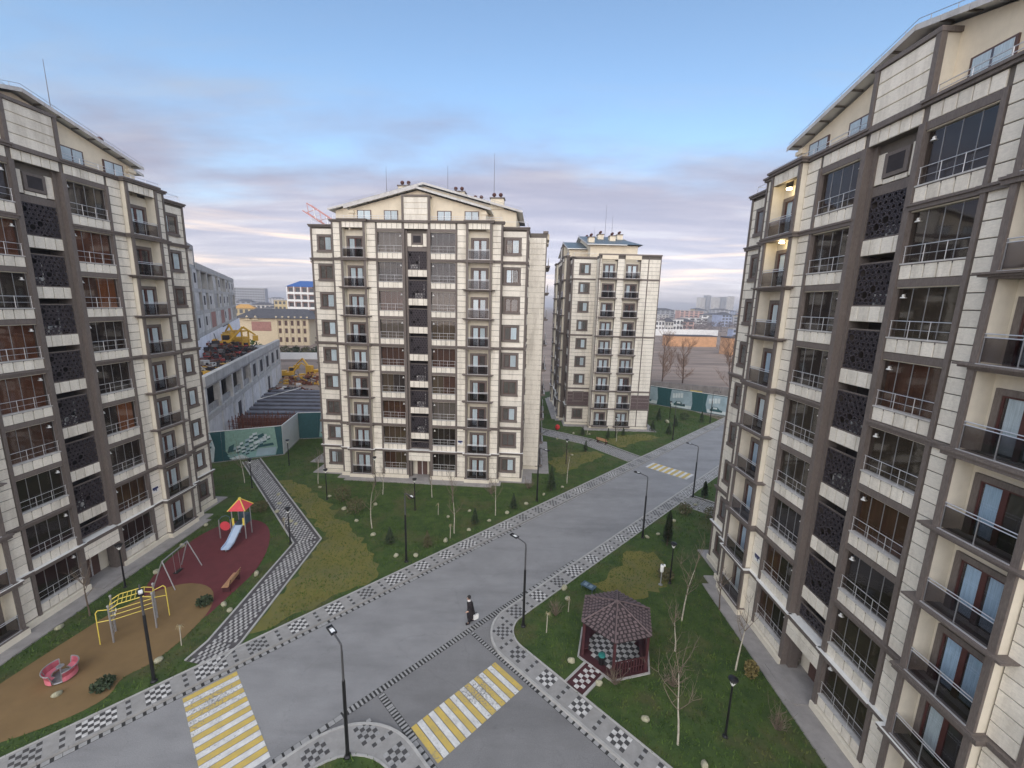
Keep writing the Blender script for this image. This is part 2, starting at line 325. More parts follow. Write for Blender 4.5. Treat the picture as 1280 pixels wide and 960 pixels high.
def building(name_label, loc, rot, style, seed, n_single, prio, side_right=False, side_left=False, plate=True):
    rr = random.Random(seed)
    root = thing('apartment_building', name_label, 'apartment building', loc, rot, group='cream stone apartment buildings of the estate')
    P = []                                                     # stone panels: frame, u0, u1, z0, z1, v, importance
    FR = {'f': ((0, 0, 0), 0.0), 'r': ((12.0, 0, 0), math.pi/2), 'l': ((-12.0, 0, 0), -math.pi/2)}
    def put(fr, nm, me, u, v, z, parent=None, **kw):
        (ox, oy, oz), a = FR[fr]; c, s = math.cos(a), math.sin(a)
        return ob(nm, me, root, (ox+u*c+v*s, oy+u*s-v*c, oz+z), a, **kw)
    def panel(fr, u0, u1, z0, z1, v=0.0, imp=1.0): P.append((fr, u0, u1, z0, z1, v, imp))
    DEP = 14.6
    # ---- body
    b = MB()
    b.box(-12+.05, 12-.05, 1.7, DEP, 0, 28.2, GROUT)
    for s in (1, -1):
        def fb(u0, u1, v0, v1, z0, z1, m): b.fbox(min(s*u0, s*u1), max(s*u0, s*u1), v0, v1, z0, z1, m)
        fb(4.28, 5.55, -1.71, -.0, 0, 29.12, GROUT); fb(5.55, 8.15, -1.71, -.36, 0, 28.4, SMOOTH); fb(8.15, 9.3, -1.71, 0, 0, 29.12, GROUT)
        fb(9.3, 11.95, -1.71, -.62, 0, 28.62, GROUT); fb(9.3, 11.95, -.9, -.62, 28.62, 28.66, GROUT)
        fb(1.3, 1.5, -1.71, 0, 0, 29.12, TRIM)
        fb(5.48, 5.69, -.4, .36, 0, 29.12, SMOOTH); fb(8.03, 8.24, -.4, .36, 0, 29.12, SMOOTH)
        fb(5.69, 8.03, .10, .35, 28.5, 29.12, GROUT)
        fb(1.5, 4.28, -.4, -.0, 28.5, 29.12, GROUT)
    b.fbox(-1.3, 1.3, -1.71, -1.5, 0, 28.5, VOID); b.fbox(-1.3, 1.3, -1.5, -.0, 28.5, 29.12, GROUT)
    for k in range(3, 10): b.fbox(-1.28, 1.28, -1.5, -.33, ZR(k)-1.72-.75, ZR(k)-1.76, GROUT)
    put('f', 'wall', b, 0, 0, 0)
    # ---- front: piers, corner columns, parapet panels
    zs = [0.6 + .62*i for i in range(46)]
    for s in (1, -1):
        U = lambda a, c: (min(s*a, s*c), max(s*a, s*c))
        for i, z in enumerate(zs):
            if z+.62 > 29.2: break
            a, c = U(4.46, 5.46); panel('f', a, c, z, z+.62, 0, 3 + s*.2)
            a, c = U(8.26, 9.18); panel('f', a, c, z, z+.62, 0, 2 + s*.3)
            if z+.62 < 28.7:
                r = i % 5
                if r in (0, 4): a, c = U(9.34, 11.86); panel('f', a, c, z, z+.62, -.62, 2.6)
                else: a, c = U(11.32, 11.86); panel('f', a, c, z, z+.62, -.62, 1.5)
        for k in range(1, 11):
            z = ZR(k)-.62
            for j in range(5):
                a, c = U(1.56+j*.544, 1.56+(j+1)*.544); panel('f', a, c, z, z+.62, 0.0, 2.8 + s*.2)
        for j in range(5):
            a, c = U(5.72+j*.458, 5.72+(j+1)*.458); panel('f', a, c, 28.5, 29.12, .35, 2)
    for k in range(3, 10):
        for j in range(4): panel('f', -1.24+j*.62, -.62+j*.62, ZR(k)-1.72-.75, ZR(k)-1.72, -.32, 2.7)
    for j in range(5): panel('f', -1.3+j*.52, -1.3+(j+1)*.52, 28.5, 29.12, 0, 2.7)
    # head of the shaft with its small window
    b = MB(); b.fbox(-1.27, 1.27, -.76, -.38, ZR(9)+.72, 28.49, GROUT); b.fbox(-.62, .62, -.38, -.26, ZR(9)+.95, ZR(9)+2.0, TRIM); b.fbox(-.42, .42, -.26, -.25, ZR(9)+1.12, ZR(9)+1.85, VOID)
    b.fbox(-1.27, 1.27, -.8, -.31, ZR(9)+.3, ZR(9)+.66, TRIM); put('f', 'shaft_window', b, 0, 0, 0)
    for a, c, z0, z1 in ((-1.26, -.64, .72, 2.1), (.64, 1.26, .72, 2.1), (-.62, 0, .68, .93), (0, .62, .68, .93)): panel('f', a, c, ZR(9)+z0, ZR(9)+z1, -.38, 2)
    # entrance box
    b = MB(); b.fbox(-1.3, 1.3, -.7, .06, 2.35, 3.60, GROUT); b.fbox(-1.3, 1.3, -1.3, -1.1, 0, 2.35, SMOOTH); b.fbox(-.6, .6, -1.1, -1.05, 0.1, 2.1, FRAME); b.fbox(-.05, .05, -1.05, -1.03, .1, 2.1, STEEL); b.fbox(-1.28, 1.28, -1.1, 1.0, .05, .22, CONC2)
    put('f', 'entrance', b, 0, 0, 0)
    for i in range(2): panel('f', -1.3, 1.3, 2.36+.62*i, 2.98+.62*i, .06, 2.5)
    # ---- pilasters
    for s in (1, -1):
        for u0, u1, v0, v1, ztop in ((1.28, 1.56, -.6, .13, 28.5), (4.27, 4.45, -.3, .12, 28.5), (5.47, 5.70, .36, .46, 29.12), (8.02, 8.25, .36, .46, 29.12), (9.19, 9.33, -.62, .10, 29.12), (11.84, 12.03, -.9, -.50, 28.66), (1.06, 1.275, -.75, -.22, 28.5)):
            b = MB(); b.fbox(min(s*u0, s*u1), max(s*u0, s*u1), v0, v1, 0.05, ztop, TRIM); put('f', 'pilaster', b, 0, 0, 0)
    # ---- horizontal bands
    for k, white in ((9, 0), (6, 0), (3, 0), (2, 1)):
        z0, z1 = ZR(k)-.62-.27, ZR(k)-.625
        for s in (1, -1):
            b = MB()
            for bi, (u0, u1, v) in enumerate(((4.2, 5.46, .16), (5.25, 8.46, .54), (8.25, 9.4, .16), (9.3, 12.14, -.42)) + (((1.2, 4.3, .2),) if white else ((1.5, 4.3, .13),))):
                a, c = min(s*u0, s*u1), max(s*u0, s*u1); z0, z1 = ZR(k)-.89-bi*.006, ZR(k)-.625-bi*.005; vb = -.7 if v < 0 else 0.0
                b.fbox(a, c, vb, v, z0, z1-.10, TRIM); b.fbox(a-.04, c+.04, vb, v+.07, z1-.10, z1-.004, TRIM)
                if white: b.fbox(a-.05, c+.05, vb, v+.08, z1-.004, z1+.035, WHITE)
            put('f', 'cornice_band', b, 0, 0, 0)
        if not white: continue
        b = MB(); b.fbox(-1.25, 1.25, -.6, .17, z0, z1, TRIM); b.fbox(-1.25, 1.25, -.6, .2, z1, z1+.035, WHITE)
        put('f', 'cornice_band', b, 0, 0, 0)
    b = MB()
    for s in (1, -1):
        for bi, (u0, u1, v0, v, z) in enumerate(((1.3, 5.46, -.4, .16, 29.12), (5.28, 8.44, -.4, .56, 29.12), (8.2, 9.5, -.4, .18, 29.12), (9.3, 12.16, -.95, -.40, 28.66))):
            z += (.012, .024, .006, .018)[bi]; v0 -= bi*.007
            a, c = min(s*u0, s*u1), max(s*u0, s*u1)
            b.fbox(a, c, v0, v, z, z+.13, TRIM); b.fbox(a-.05, c+.05, v0-.02, v+.08, z+.13, z+.25, TRIM)
    b.fbox(-1.3, 1.3, -.4, .2, 29.12, 29.37, TRIM)
    put('f', 'parapet_cornice', b, 0, 0, 0)
    for s in (1, -1):                                            # plinth
        b = MB()
        for bi, (u0, u1, v0, v) in enumerate(((1.3, 5.45, -1.6, .22), (5.38, 8.35, -1.6, .58), (8.3, 9.45, -1.6, .22), (9.3, 12.1, -1.6, -.42))):
            b.fbox(min(s*u0, s*u1), max(s*u0, s*u1), v0, v, 0, .55+(0, .01, .005, .008)[bi], SMOOTH)
        put('f', 'plinth', b, 0, 0, 0)
    # ---- loggias, lattice screens, balconies, windows
    pm, pw = TPL['pane']
    for k in range(1, 10):
        for s in (1, -1):
            lo = put('f', 'loggia', TPL['loggia'], s*2.91, 0, ZR(k))
            for j in range(4): ob('pane', pm, lo, (-1.34+j*pw, 0, 0))
            ob('railing', TPL['railing'], lo)
            ob('wall_lamp', TPL['wall_lamp'], lo, (-s*1.12 + (0 if style != 'C' else 0), -.03 + .18, 1.72))
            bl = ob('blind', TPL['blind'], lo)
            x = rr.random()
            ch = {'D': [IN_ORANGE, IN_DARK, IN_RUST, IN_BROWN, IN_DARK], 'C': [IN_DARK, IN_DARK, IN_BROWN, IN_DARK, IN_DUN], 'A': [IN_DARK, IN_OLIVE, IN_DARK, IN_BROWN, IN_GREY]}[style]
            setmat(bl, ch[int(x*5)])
            if rr.random() < (.35 if style == 'A' else .22):
                h = ob('blind', TPL['half_blind'], lo, (rr.choice((0, 1.3)), 0, 0)); setmat(h, rr.choice([IN_GREY, IN_OLIVE, IN_BROWN] if style != 'D' else [IN_ORANGE, IN_BROWN]))
        if k >= 3: put('f', 'lattice_screen', TPL['lattice'], 0, -.34, ZR(k)-1.72)
        elif k == 2: put('f', 'lattice_screen', TPL['lattice_s'], 0, -.34, ZR(2)-.5)
        if k >= 3:
            b_ = TPL.get('ac')
            if b_ is None:
                b_ = MB(); b_.fbox(-.4, .4, -.15, .15, 0, .6, WHITE); b_.fbox(-.26, .26, .15, .16, .06, .54, GREYM); b_.tube((.55, -.0, -.2), (.55, -.0, 1.6), .04, WHITE, 6); b_ = b_.mesh('ac'); TPL['ac'] = b_
            if rr.random() < .7: put('f', 'air_conditioner', b_, rr.choice((-.5, .0)), -.85, ZR(k)-1.75)
    def balcony(fr, u, v, k, led=None):
        led = (k not in (9, 6, 3, 2, 1)) if led is None else led
        bo = put(fr, 'balcony', TPL['balcony%d' % int(led)], u, v, ZR(k))
        ob('glass_railing', TPL['glass_railing'], bo); ob('handrail', TPL['handrail'], bo)
        d = put(fr, 'balcony_door', TPL['balcony_door'], u, v, ZR(k))
        for x in (-.69, .09): ob('pane', TPL['door_pane'], d, (x, 0, 0))
        if rr.random() < (.8 if style != 'C' else .97):
            cm = CURT2 if (style == 'C' and rr.random() < .6) else CURT
            for x in ((-.66, .12) if rr.random() < .75 else (-.66,)): setmat(ob('curtain', TPL['curtain'], d, (x+rr.uniform(0, .06), -.002, 0)), cm)
    def window(fr, u, v, k):
        w = put(fr, 'window', TPL['window'], u, v, ZR(k)); ob('pane', TPL['win_pane_a'], w); ob('pane', TPL['win_pane_b'], w)
        if rr.random() < .75: ob('curtain', TPL['win_curtain'], w, (rr.choice((-.0, -.58)) if rr.random() < .4 else 0, 0, 0))
    for k in range(1, 10):
        for s in (1, -1):
            balcony('f', s*6.86, 0, k); window('f', s*10.4, -.62, k)
    if style == 'C':
        for k in (9, 8):
            b = MB(); b.lathe([(.14, .0), (.16, .05), (.12, .1)], emit('warm_lamp', (1, .78, .42), 14), 10); put('f', 'ceiling_lamp', b, -6.86, .1, ZR(k)+2.05)
    # ---- side elevations: window column, two balcony bays, blank wall
    for fr, on, sg in (('r', side_right, 1), ('l', side_left, -1)):
        U = lambda a, c: (min(sg*a, sg*c), max(sg*a, sg*c))
        D2 = 2.0
        b = MB()
        def fb(u0, u1, v0, v1, z0, z1, m): a, c = U(u0, u1); b.fbox(a, c, v0, v1, z0, z1, m)
        fb(.65, 4.8, -.06, -.0, 0, 28.62, GROUT); fb(4.6, 14.55, -.06, D2-.36 if on else D2-.001, 0, 28.2, SMOOTH if on else GROUT)
        if on:
            fb(4.6, 5.0, -.06, D2-.001, 0, 29.0, GROUT); fb(7.55, 8.75, -.06, D2-.001, 0, 29.0, GROUT); fb(11.3, 14.55, -.06, D2-.001, 0, 29.0, GROUT)
            fb(5.0, 7.55, D2-.6, D2+.34, 28.38, 29.0, STUCCO); fb(8.75, 11.3, D2-.6, D2+.34, 28.38, 29.0, STUCCO)
        put(fr, 'side_wall', b, 0, 0, 0)
        for i, z in enumerate(zs):
            if z+.62 > 29.1: continue
            if z+.62 < 28.7:
                if i % 5 in (0, 4) or not on: a, c = U(.75, 4.55); panel(fr, a, c, z, z+.62, 0, .9)
                else:
                    a, c = U(.75, 1.72); panel(fr, a, c, z, z+.62, 0, .8); a, c = U(3.6, 4.55); panel(fr, a, c, z, z+.62, 0, .8)
            if on:
                for a0, c0 in ((4.62, 4.98), (7.57, 8.73), (11.32, 12.5), (12.62, 14.5)):
                    a, c = U(a0, c0); panel(fr, a, c, z, z+.62, D2, .7)
            else: a, c = U(4.62, 14.5); panel(fr, a, c, z, z+.62, D2, .3)
        # the return wall that faces the front, where the side steps out
        for i, z in enumerate(zs):
            if z+.62 > 29.1: continue
            x0, x1 = (12.02, 13.98) if sg > 0 else (-13.98, -12.02)
            panel('f', x0, x1, z, z+.62, -4.6, .75)
        if on:
            for k in range(1, 10):
                window(fr, sg*2.65, 0, k); balcony(fr, sg*6.28, D2, k, False); balcony(fr, sg*10.02, D2, k, False)
            b = MB()
            for k, wh in ((9, 0), (6, 0), (3, 0), (2, 0)):
                z0, z1 = ZR(k)-.86, ZR(k)-.63
                a, c = U(.5, 4.7); b.fbox(a, c, 0, .14, z0, z1, TRIM); a, c = U(4.5, 14.6); b.fbox(a, c, D2, D2+.14, z0, z1, TRIM)
            a, c = U(.5, 4.7); b.fbox(a, c, -.3, .16, 28.66, 28.9, TRIM); a, c = U(4.5, 14.65); b.fbox(a, c, D2-.4, D2+.2, 29.0, 29.24, TRIM)
            for u0 in (4.6, 11.2, 12.5, 14.45): a, c = U(u0, u0+.14); b.fbox(a, c, D2, D2+.09, 0, 29.0, TRIM)
            a, c = U(.62, .78); b.fbox(a, c, 0, .08, 0, 28.66, TRIM)
            put(fr, 'cornice_band', b, 0, 0, 0)
            b = MB()                                             # dark stone storey
            for u0, u1, v in ((.8, 4.5, .06), (12.6, 14.5, D2+.06), (11.4, 12.5, D2+.06)):
                for j in range(4):
                    a, c = U(u0, u1); b.fbox(a, c, v-.06, v+.012, ZR(2)-.6+j*.6, ZR(2)-.02+j*.6, BROWN)
            put(fr, 'brown_cladding', b, 0, 0, 0, kind='stuff')
        b = MB(); a, c = U(.5, 4.7); b.fbox(a, c, -.05, .15, 0, .5, SMOOTH); a, c = U(4.5, 14.6); b.fbox(a, c, -.05, D2+.15, 0, .5, SMOOTH); put(fr, 'plinth', b, 0, 0, 0)
    # ---- attic, gable roof, terrace railing
    ap, sl = 32.70, 0.262                                         # front gable: z = ap - sl*|u|;  rear gable sits a little higher
    ap2, sl2, E1, E2 = 33.86, 0.257, 7.95, 11.2
    def gable(b, hw, y0, y1, zb, m, A, S, drop=.2):
        vs = []
        for y in (y0, y1): vs += [(-hw, y, zb), (hw, y, zb), (hw, y, A-drop-S*hw), (0, y, A-drop), (-hw, y, A-drop-S*hw)]
        b.add(vs, [(0, 1, 2, 3, 4), (9, 8, 7, 6, 5), (1, 6, 7, 2), (0, 4, 9, 5)], m)
    b = MB(); gable(b, 7.45, .70, 3.6, 28.2, STUCCO, ap, sl, .16); put('f', 'attic_wall', b, 0, 0, 0)
    b = MB(); gable(b, 10.5, 3.6, 11.6, 28.2, STUCCO, ap2, sl2, .14); put('f', 'attic_wall', b, 0, 0, 0)
    for s in (1, -1): b = MB(); b.fbox(s*7.25-.22, s*7.25+.22, -.72, -.5, 28.2, ap-.25-sl*7.47, STUCCO); b.fbox(s*7.25-.3, s*7.25+.3, -.71, -.4, ap-.60-sl*7.5, ap-.36-sl*7.6, STUCCO); put('f', 'attic_pier', b, 0, 0, 0)
    b = MB(); b.fbox(-1.45, 1.45, -1.3, .02, 29.37, ap-.95, SMOOTH)
    for u in (-1.42, 1.42): b.fbox(u-.11, u+.11, -.12, .13, 29.37, ap-.95, TRIM)
    b.fbox(-1.55, 1.55, -1.2, .16, ap-.95, ap-.76, TRIM); put('f', 'attic_panel_frame', b, 0, 0, 0)
    for j in range(4):
        hh = (ap-.97-29.38)/4; panel('f', -1.30, 1.30, 29.38+j*hh, 29.38+(j+1)*hh, .02, 2.9)
    for u in (2.92, 5.9):
        for s in (1, -1):
            b = MB(); b.fbox(-.78, .78, -.05, .06, 0, 1.5, FRAME); b.fbox(-.68, -.05, .06, .07, .1, 1.42, CURT); b.fbox(.05, .68, .06, .07, .1, 1.42, CURT)
            w = put('f', 'attic_window', b, s*u, -.68, 29.0)
            b = MB(); b.fbox(-.68, .68, .085, .09, .1, 1.42, G_WIN); ob('pane', b, w)
    def slab(b, A, S, E, y0, y1, top, under, t=.12):
        for s in (1, -1):
            p = [(0, y0, A), (s*E, y0, A-S*E), (s*E, y1, A-S*E), (0, y1, A)]; q = [(x, y, z+t) for x, y, z in p]; f = 1 if s > 0 else -1
            b.add(q, [(0, 1, 2, 3) if f > 0 else (3, 2, 1, 0)], top); b.add(p+q, [(0, 4, 5, 1), (1, 5, 6, 2), (2, 6, 7, 3)], under); b.add(p, [(3, 2, 1, 0)], under)
    b = MB(); slab(b, ap, sl, E1, .10, 3.6, ROOF, WHITE); ro1 = put('f', 'roof', b, 0, 0, 0)
    b = MB(); slab(b, ap2, sl2, E2, 3.0, 9.6, ROOF, WHITE)
    b.add([(0, 9.6, ap2+.12), (E2, 12.3, ap2-sl2*E2+.12), (-E2, 12.3, ap2-sl2*E2+.12), (E2, 9.6, ap2-sl2*E2+.12), (-E2, 9.6, ap2-sl2*E2+.12)], [(0, 1, 2), (0, 3, 1), (0, 2, 4)], ROOF); ro = put('f', 'roof', b, 0, 0, 0)
    FASC = SILL
    for root_, A, S, E, y in ((ro1, ap, sl, E1, .06), (ro, ap2, sl2, E2, 2.96)):
        for s in (1, -1):                                        # white fascia boards in lengths, with the guard rail above
            n = 9 if E > 9 else 7
            b = MB()
            for j in range(n):
                x0, x1 = E*j/n+.012, E*(j+1)/n-.012
                b.add([(s*x, yy, A-S*x+dz) for yy in (y, y+.04) for x, dz in ((x0, -.09), (x1, -.09), (x1, .14), (x0, .14))], [(0, 1, 2, 3), (7, 6, 5, 4), (3, 2, 6, 7), (0, 4, 5, 1), (1, 5, 6, 2), (3, 7, 4, 0)], FASC)
            ob('fascia', b, root_)
            b = MB(); b.tube((0, y+.1, A+.36), (s*E, y+.1, A-S*E+.36), .014, GREYM, 5)
            for j in range(n): u = (j+.5)*E/n; b.tube((s*u, y+.1, A-S*u+.1), (s*u, y+.1, A-S*u+.36), .014, GREYM, 5)
            ob('guard_rail', b, root_)
            if E < 9:
                b = MB()
                for j in range(1, 8): u = j*E/7.4; b.box(s*u-.03, s*u+.03, y+.05, .69, A-S*u-.09, A-S*u-.012, GROUT)
                ob('rafter_end', b, root_)
    b = MB()
    for u0, u1, v in ((-9.2, -1.6, -.1), (1.6, 9.2, -.1)):
        for z in (29.62, 29.82): b.tube((u0, -v, z), (u1, -v, z), .02, STEEL, 5)
        n = 6
        for j in range(n+1): u = u0+(u1-u0)*j/n; b.tube((u, -v, 29.37), (u, -v, 29.84), .02, STEEL, 5)
    for s in (1, -1):
        b.tube((s*9.4, .75, 29.5), (s*11.9, .75, 29.5), .02, STEEL, 5); b.tube((s*11.9, .75, 28.9), (s*11.9, .75, 29.5), .02, STEEL, 5); b.tube((s*9.4, .75, 28.9), (s*9.4, .75, 29.5), .02, STEEL, 5); b.tube((s*11.9, .75, 29.5), (s*11.9, 4.6, 29.5), .02, STEEL, 5)
    put('f', 'terrace_railing', b, 0, 0, 0)
    for i, (u, y) in enumerate(((-2.6, 5.0), (3.4, 6.5), (8.3, 4.0), (3.2, 10.0), (5.5, 8.2))):
        b = MB(); zb = ap2-sl2*abs(u); b.box(-.75, .75, -.5, .5, -.4, .75, STUCCO); b.box(-.85, .85, -.6, .6, .75, .87, TRIM)
        c = put('f', 'chimney', b, u, -y, zb)
        b = MB()
        for x in (-.4, .35): b.lathe([(.10, .87), (.10, 1.05), (.2, 1.12), (.24, 1.28), (.16, 1.42), (.02, 1.47)], REDFR, 8, (x, 0, 0))
        ob('vent_cowl', b, c)
    for u, y, hgt in ((7.6, 6.5, 5.2), (1.5, 9.0, 3.4), (-5.6, 7.0, 3.6)):
        b = MB(); b.tube((0, 0, 0), (0, 0, hgt*1.2), .045, POSTG0, 5, .016); put('f', 'lightning_rod', b, u, -y, ap2-sl2*abs(u))
    # ---- paved apron round the foot of the walls
    b = MB()
    b.prism([(-13.3, .2), (-9.7, .2), (-9.7, -.9), (-8.7, -.9), (-8.7, -1.45), (8.7, -1.45), (8.7, -.9), (9.7, -.9), (9.7, .2), (13.3, .2), (13.3, 3.4), (15.4, 3.4), (15.4, 15.8), (-15.4, 15.8), (-15.4, 3.4), (-13.3, 3.4)], .02, .16, CONC2)
    put('f', 'apron', b, 0, 0, 0)
    # ---- house number plate
    if plate:
        b = MB(); b.fbox(-.3, .3, .06, .075, 0, .5, WHITE); b.fbox(-.27, .27, .075, .08, .28, .47, mat('plate_blue', (.02, .03, .12), .4)); 
        pl = put('f', 'number_plate', b, -4.85, 0, 4.62) if style == 'C' else put('f', 'number_plate', b, 4.85, 0, 4.62)
        b = MB()
        for a in ((.05, .12, .1, .40), (-.2, .12, .20, .26), (-.2, .12, .38, .43), (-.2, -.13, .20, .43)): b.fbox(a[0], a[1], .08, .085, a[2], a[3], MATS['plate_blue'])
        ob('plate_digit', b, pl)
    # ---- stone panels: the largest in view one by one, the rest as one part
    P.sort(key=lambda q: -prio(q))
    G = 0.02
    for q in P[:n_single]:
        fr, u0, u1, z0, z1, v, _ = q
        put(fr, 'stone_panel', panel_mesh(u1-u0-2*G, z1-z0-2*G), u0+G, v, z0+G)
    if P[n_single:]:
        for fr in 'frl':
            b = MB()
            for q in P[n_single:]:
                if q[0] == fr: b.fbox(q[1]+G, q[2]-G, q[5], q[5]+.055, q[3]+G, q[4]-G, STONE)
            if b.v: put(fr, 'stone_cladding', b, 0, 0, 0, kind='stuff')
    return root

XA, YA, TA = -10.694, 47.167, -0.0603
XC, YC, TC = 16.517, 20.2375, -1.56535
XD, YD, TD = -29.732, 27.842, 1.55175
building('cream stone apartment block facing the camera across the road, middle of the picture', (XA, YA, 0), TA, 'A', 1, 300, lambda q: q[6]*(q[2]-q[1])**.3 if q[0] == 'f' and q[5] > -2 else -1+q[6], side_right=True, side_left=True)
building('large apartment block at right edge seen obliquely with dark glazed loggias', (XC, YC, 0), TC, 'C', 2, 300, lambda q: q[6] + .09*q[1] + (.5 if q[1] < 9.2 and q[1] > -5.5 else -3) if q[0] == 'f' and q[5] > -2 else -9)
building('apartment block at left edge beside the playground with brown loggia blinds', (XD, YD, 0), TD, 'D', 3, 300, lambda q: q[6] + (.5 if q[1] < 9.2 and q[1] > -6 else -3) if q[0] == 'f' and q[5] > -2 else -9)
building('smaller-looking apartment block behind the footpath with grey roof slope and chimneys', (9.0, 84.3, 0), -1.5708, 'A', 4, 0, lambda q: q[6], side_right=True)
# ================================================================== GROUND, ROADS, PATHS
DIRT = mat('field_earth', (0.13, 0.098, 0.080), 0.95, scale=.05, col2=(0.34, 0.265, 0.215), bump=.6, bscale=.5, detail=12, stretch=(.7, 2.6, 1))
def road_mat(name, base, dark):
    m = mat(name, base, 0.75, scale=.55, col2=tuple(c*1.22 for c in base), detail=12, bump=.25, bscale=60)
    nt = m.node_tree; N = nt.nodes.new; L = nt.links.new; b = nt.nodes['Principled BSDF']
    src = b.inputs['Base Color'].links[0].from_socket
    geo = N('ShaderNodeNewGeometry'); mp = N('ShaderNodeMapping'); L(geo.outputs['Position'], mp.inputs[0]); mp.inputs['Rotation'].default_value = (0, 0, -math.pi/4); mp.inputs['Scale'].default_value = (.10, .42, 1)
    n = N('ShaderNodeTexNoise'); L(mp.outputs[0], n.inputs['Vector']); n.inputs['Scale'].default_value = 1.0; n.inputs['Detail'].default_value = 9; n.inputs['Roughness'].default_value = .65
    mr = N('ShaderNodeMapRange'); L(n.outputs[0], mr.inputs[0]); mr.inputs[1].default_value = .46; mr.inputs[2].default_value = .66; mr.inputs[4].default_value = .55
    mx = N('ShaderNodeMix'); mx.data_type = 'RGBA'; L(mr.outputs[0], mx.inputs[0]); L(src, mx.inputs[6]); mx.inputs[7].default_value = tuple(c*dark for c in base)+(1,)
    n3 = N('ShaderNodeTexNoise'); L(geo.outputs['Position'], n3.inputs['Vector']); n3.inputs['Scale'].default_value = 22; n3.inputs['Detail'].default_value = 6; n3.inputs['Roughness'].default_value = .8
    m4 = N('ShaderNodeMapRange'); L(n3.outputs[0], m4.inputs[0]); m4.inputs[1].default_value = .3; m4.inputs[2].default_value = .7; m4.inputs[3].default_value = .74; m4.inputs[4].default_value = 1.26
    v = N('ShaderNodeTexVoronoi'); v.feature = 'DISTANCE_TO_EDGE'; v.inputs['Scale'].default_value = .16
    wn = N('ShaderNodeTexNoise'); wn.inputs['Scale'].default_value = 1.4; wn.inputs['Detail'].default_value = 6; L(geo.outputs['Position'], wn.inputs['Vector'])
    va = N('ShaderNodeVectorMath'); va.operation = 'MULTIPLY_ADD'; L(wn.outputs['Color'], va.inputs[0]); va.inputs[1].default_value = (1.6, 1.6, 0); L(geo.outputs['Position'], va.inputs[2]); L(va.outputs[0], v.inputs['Vector'])
    cr = N('ShaderNodeMapRange'); L(v.outputs['Distance'], cr.inputs[0]); cr.inputs[1].default_value = .0015; cr.inputs[2].default_value = .006; cr.inputs[3].default_value = .16; cr.inputs[4].default_value = 0
    st = N('ShaderNodeTexNoise'); st.inputs['Scale'].default_value = .9; st.inputs['Detail'].default_value = 7; st.inputs['Roughness'].default_value = .75; L(geo.outputs['Position'], st.inputs['Vector'])
    sm = N('ShaderNodeMapRange'); L(st.outputs[0], sm.inputs[0]); sm.inputs[1].default_value = .60; sm.inputs[2].default_value = .72; sm.inputs[4].default_value = .38
    ad = N('ShaderNodeMath'); ad.operation = 'MAXIMUM'; L(cr.outputs[0], ad.inputs[0]); L(sm.outputs[0], ad.inputs[1])
    m5 = N('ShaderNodeMix'); m5.data_type = 'RGBA'; L(ad.outputs[0], m5.inputs[0]); L(mx.outputs[2], m5.inputs[6]); m5.inputs[7].default_value = tuple(c*.45 for c in base)+(1,)
    vm = N('ShaderNodeVectorMath'); vm.operation = 'SCALE'; L(m5.outputs[2], vm.inputs[0]); L(m4.outputs[0], vm.inputs[3]); L(vm.outputs[0], b.inputs['Base Color'])
    return m
ROAD = road_mat('road_concrete', (0.228, 0.228, 0.230), .68)
ROAD2 = road_mat('side_road_asphalt', (0.175, 0.174, 0.174), .7)
PAVE = mat('pavement_grey', (0.29, 0.285, 0.275), 0.85, var=.13, scale=2.2, bump=.15, dirt=.25)
KERB = mat('kerb_concrete', (0.38, 0.375, 0.36), 0.9, var=.15, scale=2)
TILE_K = mat('paver_black', (0.060, 0.058, 0.058), .7, var=.3, scale=6)
TILE_W = mat('paver_white', (0.52, 0.515, 0.50), .75, var=.3, scale=6)
TILE_P = mat('path_pale_paver', (0.43, 0.425, 0.41), .8, var=.25, scale=5)
TILE_L = mat('paver_light', (0.30, 0.30, 0.295), .8, var=.2, scale=6)
GAP = mat('drain_gap', (0.03, 0.03, 0.03), .9)
LAWN = mat('lawn_green', (0.024, 0.052, 0.011), .95, scale=1.1, col2=(0.060, 0.098, 0.020), detail=12, bump=.7, bscale=9)
def patchy(m, third, sc, lo, hi):
    nt = m.node_tree; N = nt.nodes.new; L = nt.links.new; b = nt.nodes['Principled BSDF']; src = b.inputs['Base Color'].links[0].from_socket
    geo = N('ShaderNodeNewGeometry'); n = N('ShaderNodeTexNoise'); L(geo.outputs['Position'], n.inputs['Vector']); n.inputs['Scale'].default_value = sc; n.inputs['Detail'].default_value = 9; n.inputs['Roughness'].default_value = .7
    mr = N('ShaderNodeMapRange'); L(n.outputs[0], mr.inputs[0]); mr.inputs[1].default_value = lo; mr.inputs[2].default_value = hi
    mx = N('ShaderNodeMix'); mx.data_type = 'RGBA'; L(mr.outputs[0], mx.inputs[0]); L(src, mx.inputs[6]); mx.inputs[7].default_value = third+(1,); L(mx.outputs[2], b.inputs['Base Color'])
patchy(LAWN, (.090, .082, .036), .33, .50, .72)
OLIVE = mat('lawn_olive', (0.118, 0.116, 0.026), .95, scale=.45, col2=(0.165, 0.148, 0.036), detail=12, bump=.5, bscale=9)
RUB_R = mat('rubber_red', (0.125, 0.028, 0.032), .9, var=.12, scale=1.5, bump=.2, bscale=60)
RUB_B = mat('rubber_tan', (0.19, 0.122, 0.052), .9, var=.10, scale=.9, bump=.2, bscale=60)
Y_PAINT = mat('road_paint_yellow', (0.60, 0.43, 0.09), .7, scale=2.4, col2=(0.45, 0.35, 0.12), detail=12)
W_PAINT = mat('road_paint_white', (0.72, 0.72, 0.70), .7, scale=2.4, col2=(0.5, 0.5, 0.49), detail=12)
